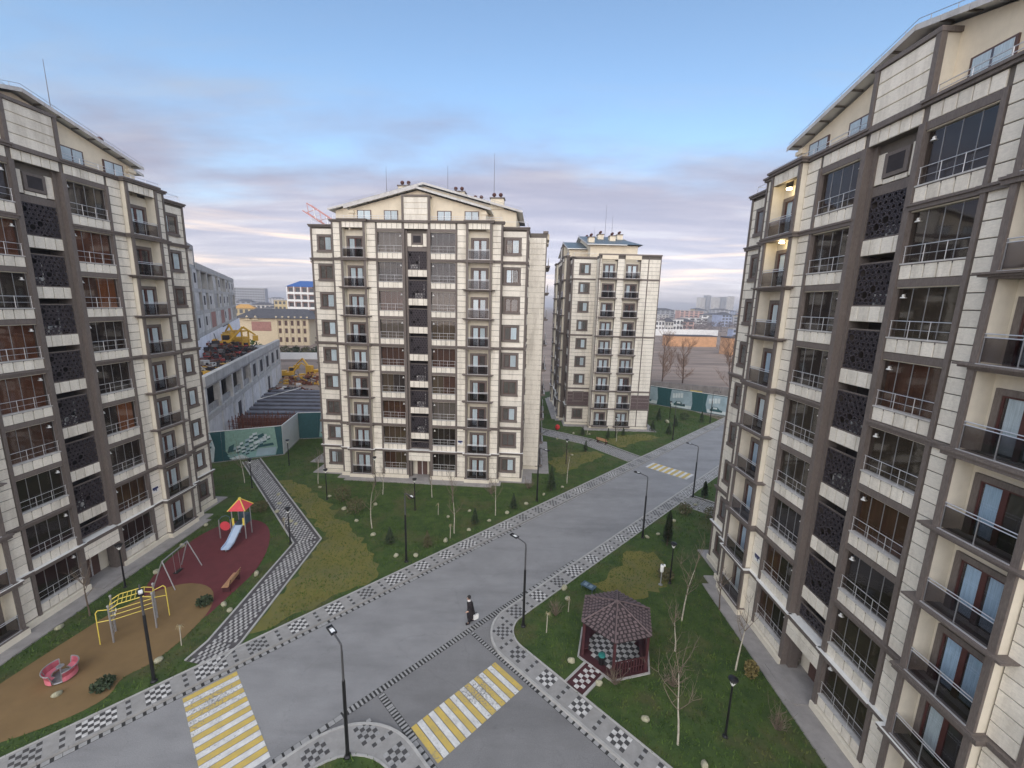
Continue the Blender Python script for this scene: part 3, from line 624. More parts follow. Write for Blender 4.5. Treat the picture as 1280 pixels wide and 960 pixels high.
def worn(m, amount):
    nt = m.node_tree; N = nt.nodes.new; L = nt.links.new; b = nt.nodes['Principled BSDF']; src = b.inputs['Base Color'].links[0].from_socket
    geo = N('ShaderNodeNewGeometry'); n = N('ShaderNodeTexNoise'); L(geo.outputs['Position'], n.inputs['Vector']); n.inputs['Scale'].default_value = 4.5; n.inputs['Detail'].default_value = 10; n.inputs['Roughness'].default_value = .75
    n2 = N('ShaderNodeTexNoise'); L(geo.outputs['Position'], n2.inputs['Vector']); n2.inputs['Scale'].default_value = .35; n.inputs['Scale'].default_value = 9.0
    a = N('ShaderNodeMath'); a.operation = 'MULTIPLY_ADD'; L(n2.outputs[0], a.inputs[0]); a.inputs[1].default_value = .55; L(n.outputs[0], a.inputs[2])
    mr = N('ShaderNodeMapRange'); L(a.outputs[0], mr.inputs[0]); mr.inputs[1].default_value = amount-.05; mr.inputs[2].default_value = amount+.06
    mx = N('ShaderNodeMix'); mx.data_type = 'RGBA'; L(mr.outputs[0], mx.inputs[0]); L(src, mx.inputs[6]); mx.inputs[7].default_value = (.20, .20, .20, 1); L(mx.outputs[2], b.inputs['Base Color'])
worn(Y_PAINT, .90); worn(W_PAINT, .885)

def sheet(name, poly, z, m, kind='structure', t=.25):
    b = MB(); b.prism(poly, z-t, z, m); o = ob(name, b, kind=kind); return o
b = MB(); b.quad([(-3500, -300, -.30), (3500, -300, -.30), (3500, 5200, -.30), (-3500, 5200, -.30)], DIRT); ob('ground', b, kind='structure')
RW = [SW(-20, 25.45), SW(86.5, 25.45), SW(86.5, 18.25), SW(-20, 18.25)]
sheet('road', RW, 0.0, ROAD)
sheet('side_road', [SW(8.62, 18.25), SW(15.25, 18.25), SW(15.25, -22), SW(8.62, -22)], -.004, ROAD2)
# corner fillet of asphalt behind the rounded pavement corner
sheet('side_road', [SW(15.25, 18.25), SW(17.2, 18.25), SW(15.25, 16.3)], -.006, ROAD2)
sheet('side_road', [SW(8.62, 18.25), SW(6.0, 18.25), SW(8.62, 15.6)], -.006, ROAD2)

def arc(cs, cw, r, a0, a1, n=10): return [SW(cs+r*math.cos(math.radians(a0+(a1-a0)*i/n)), cw+r*math.sin(math.radians(a0+(a1-a0)*i/n))) for i in range(n+1)]
# lawns (one sheet each side, notched round nothing: paths and aprons lie on them)
A0 = [SW(-20, 26.8), SW(87.5, 26.8)]
sheet('lawn', [SW(-20, 26.8), SW(83.5, 26.8), (36, 90), (10, 102), (-29.5, 62.5), (-33, 61.5), (-31, 54.6), (-38.6, 50.4), (-47, 49), (-47, 8)], .07, LAWN)
RL = [SW(16.55, -22)] + arc(18.35, 15.2, 1.8, 180, 90, 8) + [SW(64, 17.0), (60, 20), (40, -12)]
sheet('lawn', RL, .07, LAWN)
LL = [SW(7.2, -22)] + arc(4.6, 14.3, 2.6, 0, 90, 10) + [SW(-20, 16.9), SW(-20, -22)]
sheet('lawn', LL, .07, LAWN)
# pavements with kerbs
sheet('pavement', [SW(-20, 25.62), SW(87.5, 25.62), SW(87.5, 26.86), SW(-20, 26.86)], .10, PAVE)
sheet('pavement', [SW(64, 16.95), SW(64, 18.1)] + arc(18.0, 15.45, 2.65, 90, 180, 10) + [SW(15.35, -22), SW(16.65, -22)] + arc(18.35, 15.2, 1.7, 180, 90, 10), .10, PAVE)
sheet('pavement', [SW(-20, 16.8), SW(-20, 18.1)] + arc(5.0, 14.6, 3.5, 90, 0, 10) + [SW(8.5, -22), SW(7.1, -22)] + arc(4.6, 14.2, 2.6, 0, 90, 10), .10, PAVE)
def kerbline(pts, w, z, name='kerb', m=KERB, step=1.0):
    b = MB()
    for p, q in zip(pts[:-1], pts[1:]):
        p = Vector(p).to_3d(); q = Vector(q).to_3d(); d = q-p; ln = d.length
        if ln < 1e-4: continue
        d.normalize(); n = Vector((-d.y, d.x, 0)); k = max(1, round(ln/step)) if step else 1
        for i in range(k):
            a = p+d*(ln*i/k+.006); c = p+d*(ln*(i+1)/k-.006)
            b.prism([(v.x, v.y) for v in (a-n*w/2, c-n*w/2, c+n*w/2, a+n*w/2)], -.1, z, m)
    return ob(name, b, kind='stuff')
kerbline([SW(-20, 25.57), SW(87, 25.57)], .12, .125, m=PAVE); kerbline([SW(-20, 26.9), SW(87, 26.9)], .09, .13)
kerbline([SW(64, 18.15)] + arc(18.0, 15.45, 2.72, 90, 180, 10) + [SW(15.28, -22)], .13, .125, step=.9)
kerbline([SW(64, 16.93)] + arc(18.35, 15.2, 1.74, 90, 180, 10) + [SW(16.61, -22)], .09, .13)
kerbline([SW(-20, 18.15)] + arc(5.0, 14.6, 3.56, 90, 0, 10) + [SW(8.56, -22)], .13, .125, step=.9)
kerbline([SW(-20, 16.84)] + arc(4.6, 14.2, 2.64, 90, 0, 10) + [SW(7.24, -22)], .09, .13)
# drain channels: pale blocks with dark slots between them
def channel(s0, s1, w0, w1, along, pitch, slot, m, name='drain_channel'):
    b = MB()
    n = int(abs(s1-s0)/pitch)
    P4 = (lambda a, c, e, f: [SW(a, e), SW(c, e), SW(c, f), SW(a, f)]) if along == 's' else (lambda a, c, e, f: [SW(e, a), SW(e, c), SW(f, c), SW(f, a)])
    b.prism(P4(s0, s1, w0, w1), -.02, .004, GAP)
    for i in range(n):
        a = s0+i*pitch+slot*rnd.uniform(.8, 1.1); c = s0+(i+1)*pitch
        if rnd.random() < .06: a -= slot*.7
        b.prism(P4(a, c, w0+.02, w1-.02), -.01, .012+rnd.uniform(-.003, .003), m)
    return ob(name, b, kind='stuff')
LB = mat('drain_block', (0.30, 0.30, 0.295), .85, var=.15)
channel(-12, 27, 25.22, 25.50, 's', .40, .14, LB)
channel(27, 60, 25.30, 25.50, 's', .8, .03, LB)
channel(-12, 6.8, 18.26, 18.58, 's', .40, .12, LB); channel(6.8, 20.5, 18.26, 18.66, 's', .22, .12, LB); channel(20.5, 26.5, 18.26, 18.60, 's', .40, .13, LB)
channel(12.5, 18.2, 15.0, 15.28, 'w', .21, .11, LB); channel(-12, 12.5, 15.0, 15.26, 'w', .40, .13, LB)
channel(14.8, 18.2, 8.62, 9.0, 'w', .21, .11, LB); channel(-12, 14.8, 8.62, 8.9, 'w', .40, .13, LB)
# chequered paver patches and rows of three along the pavements
def paver(b, s, w, hs, hw, m, z=.10): b.prism([SW(s-hs, w-hw), SW(s+hs, w-hw), SW(s+hs, w+hw), SW(s-hs, w+hw)], z-.02, z+.006, m)
def patch(b, s, w, n, mth, t=.20, wl=True):
    wm = TILE_W if rnd.random() < .45 else TILE_L
    for i in range(n):
        for j in range(mth):
            dk = (i+j) % 2 == 0
            if not dk and not wl: continue
            paver(b, s+(i-(n-1)/2)*t, w+(j-(mth-1)/2)*t, t/2-.008, t/2-.008, TILE_K if dk else wm)
def row3(b, s, w, across='w', t=.21):
    for j in range(5):
        o = (j-2)*t; m = TILE_K if j % 2 == 0 else TILE_L
        if across == 'w': paver(b, s, w+o, t/2-.008, t/2-.008, m)
        else: paver(b, s+o, w, t/2-.008, t/2-.008, m)
b = MB(); s = -13.7; i = 0
while s < 84:
    big = i in (7, 15, 23)
    patch(b, s, 26.22, 7 if (big or i in (5, 12)) else 5, 5, .21, wl=True); row3(b, s+1.16, 26.22); s += 2.33; i += 1
ob('pavement_paver', b, kind='stuff')
b = MB(); s = 18.5; i = 0
while s < 62:
    patch(b, s, 17.53, 7 if i in (3, 7, 10) else 5, 5, .205); row3(b, s+1.16, 17.53); s += 2.33 if i != 2 else 2.0; i += 1
patch(b, 16.6, 16.85, 5, 5, .2); row3(b, 17.4, 17.3); row3(b, 16.05, 15.95, 's')
w = 14.92
while w > -18: patch(b, 16.02, w, 4, 4, .235); row3(b, 16.02, w-1.16, 's'); w -= 2.32
ob('pavement_paver', b, kind='stuff')
b = MB()
patch(b, 7.3, 16.75, 4, 5, .22); row3(b, 7.7, 15.9, 's'); w = 14.75
while w > -6: patch(b, 7.8, w, 4, 4, .235); row3(b, 7.8, w-1.16, 's'); w -= 2.32
s = 5.1
while s > -12: patch(b, s, 17.45, 5, 4, .22); row3(b, s-1.16, 17.45); s -= 2.33
ob('pavement_paver', b, kind='stuff')
# zebra crossings, alternately yellow and white
def crossing(label, s0, s1, w0, w1, n, stripes_along, first):
    t = thing('pedestrian_crossing', label, 'crosswalk', (*SW((s0+s1)/2, (w0+w1)/2), .012), math.pi/4); hs, hw = (s1-s0)/2, (w1-w0)/2
    for i in range(n):
        m = Y_PAINT if (i+first) % 2 == 0 else W_PAINT
        b = MB()
        if stripes_along == 'w': d = 2*hs/n; x = -hs+i*d; b.box(x+.02, x+d-.02, -hw, hw, -.006, 0, m)
        else: d = 2*hw/n; y = -hw+i*d; b.box(-hs, hs, y+.02, y+d-.02, -.006, 0, m)
        ob('stripe', b, t)
crossing('worn yellow and white crosswalk across the side road by the gazebo lawn', 9.0, 14.72, 13.2, 15.5, 17, 'w', 0)
crossing('yellow and white crosswalk across the main road at lower left', 1.15, 3.6, 18.75, 25.1, 18, 's', 1)
crossing('distant faded pale crosswalk on the road beyond the person', 50.3, 52.6, 19.2, 24.8, 15, 's', 1)
# ---- footpaths of basket-weave pavers
def footpath(label, pts, wdt, t=.26):
    f = ob('footpath', None, kind='structure'); segs = list(zip(pts[:-1], pts[1:]))
    L_, Rr = [], []
    P_ = [Vector(p) for p in pts]
    for i, p in enumerate(P_):
        d0 = (P_[i]-P_[i-1]).normalized() if i else (P_[1]-P_[0]).normalized(); d1 = (P_[i+1]-P_[i]).normalized() if i < len(P_)-1 else d0
        n0 = Vector((-d0.y, d0.x)); n1 = Vector((-d1.y, d1.x)); n = (n0+n1).normalized(); k = wdt/2/max(.3, n.dot(n0)); L_.append(p+n*k); Rr.append(p-n*k)
    poly = [tuple(p) for p in L_]+[tuple(p) for p in reversed(Rr)]
    b = MB(); b.prism(poly, -.1, .095, PAVEDARK); ob('path_bed', b, f)
    for pl in (L_, Rr):
        b = MB()
        for p, q in zip(pl[:-1], pl[1:]):
            p = p.to_3d(); q = q.to_3d(); d = q-p; ln = d.length; d.normalize(); n = Vector((-d.y, d.x, 0)); k = max(1, round(ln))
            for i in range(k):
                a = p+d*(ln*i/k+.006); c = p+d*(ln*(i+1)/k-.006)
                b.prism([(v.x, v.y) for v in (a-n*.06, c-n*.06, c+n*.06, a+n*.06)], -.1, .15, KERB)
        ob('path_kerb', b, f, kind='stuff')
    b = MB()
    for p, q in segs:
        p = Vector(p); q = Vector(q); d = (q-p); ln = d.length; d.normalize(); n = Vector((-d.y, d.x)); nu = int(ln/t); nv = int((wdt-.55)/(t*.62))
        for i in range(nu):
            for j in range(nv):
                if (i+j) % 2: continue
                c = p+d*((i+.5)*t)+n*((j-(nv-1)/2)*t*.62); b.prism([tuple(c+d*sx*(t/2-.01)+n*sy*(t*.31-.006)) for sx, sy in ((-1, -1), (1, -1), (1, 1), (-1, 1))], .08, .10+rnd.uniform(0, .005), TILE_P if rnd.random() < .8 else TILE_L)
    ob('path_paver', b, f, kind='stuff')
PAVEDARK = mat('path_dark_paver', (0.075, 0.07, 0.072), .85, var=.25, scale=4)
footpath('', [SW(2.2, 26.95), (-17.2, 22.2), (-17.5, 33.4), (-33.6, 51.6)], 2.05)
footpath('', [SW(51.6, 26.95), (12.0, 62.9), (5.6, 67.3), (-4, 74)], 3.0)
footpath('', [SW(44.5, 16.9), (27.0, 36.4), (33, 30)], 3.2)
# ---- olive reseeded lawn wedges
def ragged(pts, step=.5, amp=.22, seed=1):
    rr = random.Random(seed); out = []
    for i in range(len(pts)):
        a = Vector(pts[i]); c = Vector(pts[(i+1) % len(pts)]); n = max(1, int((c-a).length/step)); d = (c-a).normalized(); nn = Vector((-d.y, d.x))
        for j in range(n): out.append(tuple(a.lerp(c, j/n)+nn*rr.gauss(0, amp)+d*rr.gauss(0, amp*.4)))
    return out
sheet('lawn_strip', ragged([(-16.2, 22.6), (-14.9, 24.0), (-12.3, 26.4), (-9.8, 28.7), (-10.6, 31.0), (-13.0, 34.0), (-16.5, 37.5), (-20.3, 42.0), (-24.0, 45.0), (-25.5, 46.0), (-26.8, 45.6), (-16.2, 34.2)]), .078, OLIVE)
sheet('lawn_strip', ragged([(6.6, 28.4), (9.2, 31.2), (10.4, 33.0), (12.6, 33.2), (13.0, 31.0), (12.0, 28.6), (9.9, 27.2), (7.8, 27.0)]), .078, OLIVE)
sheet('lawn_strip', ragged([(6.2, 49.4), (10.0, 53.4), (13.6, 56.9), (12.6, 58.6), (8.2, 57.4), (5.2, 54.0)]), .078, OLIVE)
sheet('lawn_strip', ragged([(16.4, 60.2), (19.2, 62.8), (24.8, 66.0), (22.6, 68.0), (17.8, 66.2), (14.9, 63.4)]), .078, OLIVE)
def smoothpoly(pts, it=2):
    for _ in range(it):
        q = []
        for i in range(len(pts)):
            a = Vector(pts[i]); c = Vector(pts[(i+1) % len(pts)]); q += [tuple(a*.75+c*.25), tuple(a*.25+c*.75)]
        pts = q
    return pts
RED_P = smoothpoly([(-19.6, 26.4), (-19.4, 29.5), (-20.6, 33.2), (-22.4, 36.0), (-24.6, 37.0), (-26.6, 36.0), (-27.5, 33.0), (-26.9, 28.6), (-25.2, 25.2), (-22.5, 22.8), (-19.9, 23.2)])
TAN_P = smoothpoly([(-19.8, 22.8), (-20.0, 25.4), (-21.6, 27.4), (-24.2, 27.6), (-26.0, 25.2), (-26.8, 21.4), (-27.4, 17.0), (-25.8, 15.0), (-22.4, 16.6), (-20.6, 18.4), (-21.2, 19.6), (-20.2, 20.6)])
sheet('playground_surface', RED_P, .080, RUB_R); sheet('playground_surface', TAN_P, .086, RUB_B)

# ---- grass blades
def inpoly(px, py, poly):
    inside = np.zeros(len(px), bool); n = len(poly)
    for i in range(n):
        x0, y0 = poly[i]; x1, y1 = poly[(i+1) % n]
        c = ((y0 > py) != (y1 > py)) & (px < (x1-x0)*(py-y0)/(y1-y0+1e-12)+x0); inside ^= c
    return inside
def block(cx, cy, t, x0, x1, y0, y1):
    c, s = math.cos(t), math.sin(t); return [(cx+x*c-y*s, cy+x*s+y*c) for x, y in ((x0, y0), (x1, y0), (x1, y1), (x0, y1))]
KEEPOUT = [block(XA, YA, TA, -13.3, 13.3, -1.4, 16), block(XC, YC, TC, -13.3, 13.3, -1.4, 16), block(XD, YD, TD, -13.3, 13.3, -1.4, 16), block(9.0, 84.3, -1.5708, -13.3, 13.3, -1.4, 16), RED_P, TAN_P,
           [(-17.8, 20), (-15.2, 21.5), (-16.4, 34.2), (-32.2, 52.0), (-35.2, 51.9), (-18.6, 33), (-18.4, 22)], [(18.5, 56.2), (15.2, 53.6), (5, 65.4), (7, 70)], [(3.2, 20.1), (4.4, 19.2), (6.1, 20.4), (8.2, 20.8), (8.9, 23.6), (7.5, 24.8), (4.8, 24.2), (4.5, 21.8)]]
def grass(name, regions, n, box, m, seed, hmin, hmax, wd):
    r = np.random.default_rng(seed); x0, x1, y0, y1 = box
    px = r.uniform(x0, x1, n); py = y0+(y1-y0)*r.uniform(0, 1, n)**1.35
    ok = np.zeros(n, bool)
    for q in regions: ok |= inpoly(px, py, q)
    if name == 'dry_grass': px = px+r.normal(0, .38, n); py = py+r.normal(0, .38, n)
    for q in KEEPOUT: ok &= ~inpoly(px, py, q)
    if name == 'dry_grass': ok &= (py-px)/R2 < 26.75*100
    px, py = px[ok], py[ok]; k = len(px); a = r.uniform(0, 2*math.pi, k); h = r.uniform(hmin, hmax, k); w = r.uniform(wd*.6, wd, k); lx = r.normal(0, .5, k)*h; ly = r.normal(0, .5, k)*h
    v = np.empty((k, 3, 3)); v[:, 0] = np.stack([px-np.cos(a)*w, py-np.sin(a)*w, np.full(k, .066)], 1); v[:, 1] = np.stack([px+np.cos(a)*w, py+np.sin(a)*w, np.full(k, .066)], 1); v[:, 2] = np.stack([px+lx, py+ly, .07+h], 1)
    me = bpy.data.meshes.new('grass'); me.vertices.add(3*k); me.vertices.foreach_set('co', v.reshape(-1)); me.loops.add(3*k); me.loops.foreach_set('vertex_index', np.arange(3*k, dtype=np.int32))
    me.polygons.add(k); me.polygons.foreach_set('loop_start', np.arange(0, 3*k, 3, dtype=np.int32)); me.polygons.foreach_set('loop_total', np.full(k, 3, np.int32)); me.update(); me.materials.append(m)
    ob(name, me, kind='stuff')
patchy(OLIVE, (.12, .12, .05), .5, .45, .7)
GR1 = mat('grass_blade', (0.036, 0.080, 0.015), .8, scale=1.3, col2=(0.100, 0.150, 0.034), detail=10, spec=.2); GR2 = mat('grass_blade_olive', (0.150, 0.142, 0.032), .8, scale=.5, col2=(0.20, 0.178, 0.045), detail=10, spec=.2)
patchy(GR1, (.125, .11, .042), .33, .50, .74)
LAWN_L = [SW(-20, 26.95), SW(87, 26.95), (10, 100), (-33, 62), (-47, 49), (-47, 10)]
grass('grass', [LAWN_L, RL, LL], 260000, (-47, 42, 9, 92), GR1, 5, .05, .16, .045)
OLP = [[(-16.1, 23.2), (-9.9, 28.7), (-10.6, 31.0), (-16.5, 37.5), (-25.5, 46.0), (-16.2, 34.2)], [(6.6, 28.4), (10.4, 33.0), (12.6, 33.2), (12.0, 28.6), (7.8, 27.0)]]
grass('dry_grass', OLP, 60000, (-26, 13, 22, 46), GR2, 6, .025, .05, .025)

# ================================================================== LAMPS
POSTG = mat('post_grey', (0.10, 0.10, 0.105), .5, .4, var=.1)
LEDW = mat('lamp_lens', (0.85, 0.86, 0.84), .3, var=.02)
def street_lamp(label, x, y, ax, ay, h=6.0):
    t = thing('street_lamp', label, 'street lamp', (x, y, .06), math.atan2(ay, ax), group='street lamps along the main road')
    b = MB(); b.lathe([(.17, 0), (.17, .06), (.10, .12), (.085, .5), (.075, 4.0), (.07, 4.15)], BLACKM, 10); ob('pole', b, t)
    b = MB(); b.lathe([(.055, 4.1), (.05, h-.35)], POSTG, 8); pts = [(0, 0, h-.36), (.02, 0, h-.08), (.14, 0, h-.01), (.85, 0, h+.06)]; b.path(pts, .042, POSTG, 6); ob('arm', b, t)
    b = MB(); b.box(.75, 1.35, -.13, -.09, h+.02, h+.10, BLACKM); b.box(.75, 1.35, .09, .13, h+.02, h+.10, BLACKM); b.box(1.29, 1.35, -.09, .09, h+.02, h+.10, BLACKM); b.box(.75, .82, -.09, .09, h+.02, h+.1, BLACKM); l = ob('lamp_head', b, t)
    b = MB(); b.box(.84, 1.10, -.085, .085, h+.0, h+.09, LEDW); ob('lens', b, l)
SLP = [(-7.16, 15.87, 1, 'in the lower middle, rising from the round lawn corner'), (1.15, 24.17, 1, 'at the pavement corner right of the walking person'), (12.37, 35.37, 1, 'halfway along the right pavement, before the far crosswalk'), (20.69, 44.16, 1, 'beside the far crosswalk on the right pavement'),
       (-8.22, 30.83, -1, 'on the lawn edge below the middle building entrance'), (3.01, 42.19, -1, 'at the right corner of the middle building by the pavement'), (26.15, 65.05, -1, 'at the left pavement beyond the far crosswalk'), (37.2, 75.98, -1, 'farthest along the left pavement near the hoarding'), (-19.17, 19.46, -1, 'standing in front of the climbing frame')]
for x, y, d, w in SLP: street_lamp('black and grey street lamp ' + w, x, y, d*EW[0], d*EW[1])
def lantern(label, x, y, h=3.4, white=False):
    t = thing('garden_lantern', label, 'lantern', (x, y, .06), group='black garden lanterns on the lawns')
    b = MB(); b.lathe([(.14, 0), (.14, .05), (.06, .1), (.045, h-.35), (.06, h-.33)], BLACKM, 8); ob('pole', b, t)
    b = MB(); b.lathe([(.05, h-.34), (.19, h-.05), (.24, h), (.22, h+.05), (.06, h+.1)], BLACKM, 10); c = ob('lamp_hood', b, t)
    b = MB(); b.lathe([(.05, h-.36), (.13, h-.2), (.17, h-.07)] if not white else [(.09, h-.42), (.12, h-.3), (.05, h-.33)], LEDW, 8); ob('lamp_glass', b, c)
for x, y, w, wh in [(12.54, 28.97, 'beside the olive lawn patch behind the gazebo', 0), (11.02, 17.25, 'at lower right between the gazebo and the right building', 0), (-27.54, 26.93, 'against the wall of the left building near the swing', 0), (-19.25, 41.3, 'at the left corner of the middle building', 0),
                    (-9.53, 39.52, 'in front of the entrance of the middle building', 0), (-18.74, 32.9, 'at the bend of the footpath', 1), (-28.6, 43.6, 'left of the upper footpath', 1), (-28.0, 50.3, 'just in front of the white hoarding edge', 0), (7.52, 53.4, 'on the lawn right of the middle building', 0), (17.0, 65.6, 'by the farther building front beside the olive lawn', 0), (30.4, 78.1, 'in front of the teal hoarding', 0), (-15.4, 45.2, 'close to the left balcony column of the middle building', 0)]:
    lantern('slim black garden lantern ' + w, x, y, 3.35, wh)
# ================================================================== TREES AND SHRUBS
BARK_W = mat('pale_bark', (0.40, 0.37, 0.30), .9, var=.3, scale=6); BARK_D = mat('dark_bark', (0.11, 0.08, 0.06), .9, var=.3, scale=6)
CON_G = mat('conifer_needles', (0.016, 0.032, 0.014), .8, scale=5, col2=(0.040, 0.060, 0.024)); CON_B = mat('conifer_brownish', (0.07, 0.07, 0.03), .8, scale=5, col2=(0.11, 0.10, 0.045)); CON_Y = mat('shrub_yellow', (0.11, 0.09, 0.03), .8, scale=5, col2=(0.18, 0.14, 0.045))
TWIG = mat('twig', (0.17, 0.135, 0.10), .9, var=.3, scale=5); TWIG_R = mat('twig_reddish', (0.20, 0.125, 0.085), .9, var=.3, scale=2)
def branchy(b, p, d, ln, r, lev, rr, m, n=5, up=.25, nb=(2, 4)):
    segs = 3; q = Vector(p); d = Vector(d).normalized(); pts = [q.copy()]
    for i in range(segs):
        d = (d+Vector((rr.gauss(0, .10), rr.gauss(0, .10), up*.25))).normalized(); q2 = q+d*(ln/segs)
        b.tube(q, q2, r*(1-.22*i), m, n if lev > 1 else 4, r*(1-.22*(i+1))); q = q2; pts.append(q.copy())
    if lev <= 0: return
    for _ in range(rr.randint(*nb)):
        i = rr.choice((1, 2, 3)); a = Vector((rr.gauss(0, 1), rr.gauss(0, 1), rr.uniform(.2, 1.0))).normalized()
        branchy(b, pts[i], (d*.6+a*.8), ln*rr.uniform(.42, .68), r*.5, lev-1, rr, m, n, up, nb)
def bare_tree(label, x, y, h, seed, m=BARK_W, tm=TWIG, lean=(0, 0), split=.55, r=.05, lev=3, group='bare young trees on the lawns', z=.05, nbr=7, spread=.5, name='bare_tree', nb=(2, 4)):
    rr = random.Random(seed); t = thing(name, label, 'tree', (x, y, z), group=group)
    b = MB(); q = Vector((0, 0, 0)); d = Vector((lean[0], lean[1], 1)).normalized(); pts = [q.copy()]; n = 6
    for i in range(n):
        d = (d+Vector((rr.gauss(0, .05), rr.gauss(0, .05), .05))).normalized(); q2 = q+d*(h*.8/n); b.tube(q, q2, r*(1-.11*i), m, 7, r*(1-.11*(i+1))); q = q2; pts.append(q.copy())
    ob('trunk', b, t)
    b = MB()
    for i in range(nbr):
        k = rr.randint(max(1, int(n*split)), n); a = rr.uniform(0, 6.28); branchy(b, pts[k], (math.cos(a)*spread, math.sin(a)*spread, rr.uniform(.5, 1)), h*rr.uniform(.22, .38), r*.42, lev-1, rr, tm, 4, nb=nb)
    branchy(b, q, d, h*.3, r*.4, lev-1, rr, tm, 4, nb=nb)
    ob('crown', b, t)
TREES = [(-12.66, 35.78, 4.5, 'tall thin white trunk on the lawn left of the middle building entrance', (.0, .0), BARK_W), (-4.95, 35.29, 4.5, 'white-trunked young tree nearest the pavement in front of the middle building', (.01, .0), BARK_W), (-1.31, 38.82, 4.2, 'white-trunked young tree in front of the right balcony column', (0, 0), BARK_W),
         (-13.82, 42.8, 2.8, 'small bare tree close under the loggias of the middle building', (0, 0), BARK_W), (-8.35, 42.39, 2.6, 'low forked sapling beside the entrance apron', (0, 0), BARK_W), (-21.91, 45.03, 3.6, 'thin sapling at the left corner of the middle building', (0, 0), BARK_W),
         (-30.2, 44.8, 4.5, 'thin pale tree in front of the green hoarding left of the footpath', (0, 0), BARK_W), (8.5, 16.8, 4.6, 'pale bare tree with forked trunk and broken low branch right of the gazebo', (.02, .05), BARK_W), (11.9, 25.0, 4.9, 'tall leaning pale trunk behind the gazebo near the right building', (.10, .05), BARK_W),
         (13.56, 21.16, 3.8, 'bare tree close to the apron of the right building', (.02, 0), BARK_W), (10.5, 22.45, 2.6, 'slender twin-stemmed sapling right of the gazebo roof', (0, 0), BARK_W), (6.84, 46.95, 4.2, 'thin pale tree on the lawn by the right side of the middle building', (0, 0), BARK_W),
         (-27.3, 24.1, 3.6, 'dark bare tree by the wall of the left building above the climbing frame', (0, 0), BARK_D), (15.03, 26.2, 2.8, 'small dark bare tree at the apron edge of the right building', (0, 0), BARK_D), (16.6, 63.2, 3.6, 'thin tree in front of the farther building balconies', (0, 0), BARK_W), (12.5, 66.2, 2.6, 'short sapling left of the far wooden bench', (0, 0), BARK_W), (-6.0, 41.3, 3.4, 'dark-stemmed young tree right of the entrance', (0, 0), BARK_D)]
for i, (x, y, h, w, ln, m) in enumerate(TREES): bare_tree(w, x, y, h, 40+i, m, lean=ln, r=.055, nbr=6 if h > 3 else 5, lev=3)
def dry_plant(label, x, y, h, seed):
    rr = random.Random(seed); t = thing('dry_plant', label, 'plant', (x, y, .06), group='dried stalks on the lawns')
    b = MB(); b.tube((0, 0, 0), (.03, .02, h), .035, BARK_W, 5, .025); ob('stem', b, t)
    b = MB()
    for i in range(14): a = rr.uniform(0, 6.28); L_ = rr.uniform(.1, .26); p = Vector((.03, .02, h-.08)); q = p+Vector((math.cos(a)*L_*.6, math.sin(a)*L_*.6, rr.uniform(.0, .16))); e = q+Vector((math.cos(a)*L_*.5, math.sin(a)*L_*.5, -rr.uniform(.1, .3))); b.tube(p, q, .014, CURTB, 3, .01); b.tube(q, e, .01, CURTB, 3, .004)
    ob('leaves', b, t)
CURTB = mat('dry_leaf', (0.34, 0.29, 0.17), .9, var=.3, scale=8)
for i, (x, y, h, w) in enumerate([(-5.19, 34.44, 1.3, 'dried stalk next to the front pale stone below the middle building'), (-7.01, 38.62, 1.2, 'lone dried stalk in the middle of the lawn before the entrance'), (2.64, 23.67, 1.4, 'dried drooping stalk left of the gazebo'), (-19.58, 21.91, 1.4, 'dried drooping stalk at the edge of the tan rubber surface'), (-20.3, 34.9, 1.3, 'dried stalk between the slide and the footpath bend'), (4.3, 25.6, 1.1, 'short reddish stalk behind the gazebo left corner')]): dry_plant(w, x, y, h, 80+i)
def conifer(label, x, y, h, r, seed, m=CON_G, name='conifer', cyp=False):
    rr = random.Random(seed); t = thing(name, label, 'conifer', (x, y, .05), group='small conifers planted on the lawns')
    b = MB(); b.tube((0, 0, 0), (0, 0, h*.9), .05, BARK_D, 6, .01); ob('trunk', b, t)
    if h < 1.3 or r > .75:
        b = MB()
        for i in range(420):
            d = Vector((rr.gauss(0, 1), rr.gauss(0, 1), rr.gauss(.25, .8))).normalized()*rr.uniform(.55, 1.05); p = Vector((d.x*r, d.y*r, max(.02, h*.48+d.z*h*.5))); e = Vector((rr.gauss(0, 1), rr.gauss(0, 1), rr.gauss(0, 1))).normalized()*rr.uniform(.05, .13); g = e.orthogonal().normalized()*rr.uniform(.03, .07); b.add([p-e, p+g, p+e, p-g], [(0, 1, 2, 3)], m)
        ob('crown', b, t); return
    b = MB(); n = int(260*h)
    for i in range(n):
        f = rr.random()**.8; z = .10*h+f*h*.9; R = r*(1-f)**(.55 if cyp else .9)*rr.uniform(.55, 1.08)+.02; a = rr.uniform(0, 6.283); L_ = R*rr.uniform(.5, .8); q = Vector((math.cos(a)*R, math.sin(a)*R, z+(.15 if cyp else -.04)*rr.random())); p = Vector((math.cos(a)*(R-L_), math.sin(a)*(R-L_), z-(.2 if cyp else -.06)*h*.2)); w = rr.uniform(.04, .085)
        s = Vector((-math.sin(a), math.cos(a), rr.uniform(-.5, .5)))*w; b.add([p, p*.4+q*.6+s, q, p*.4+q*.6-s], [(0, 1, 2, 3)], m)
    ob('crown', b, t)
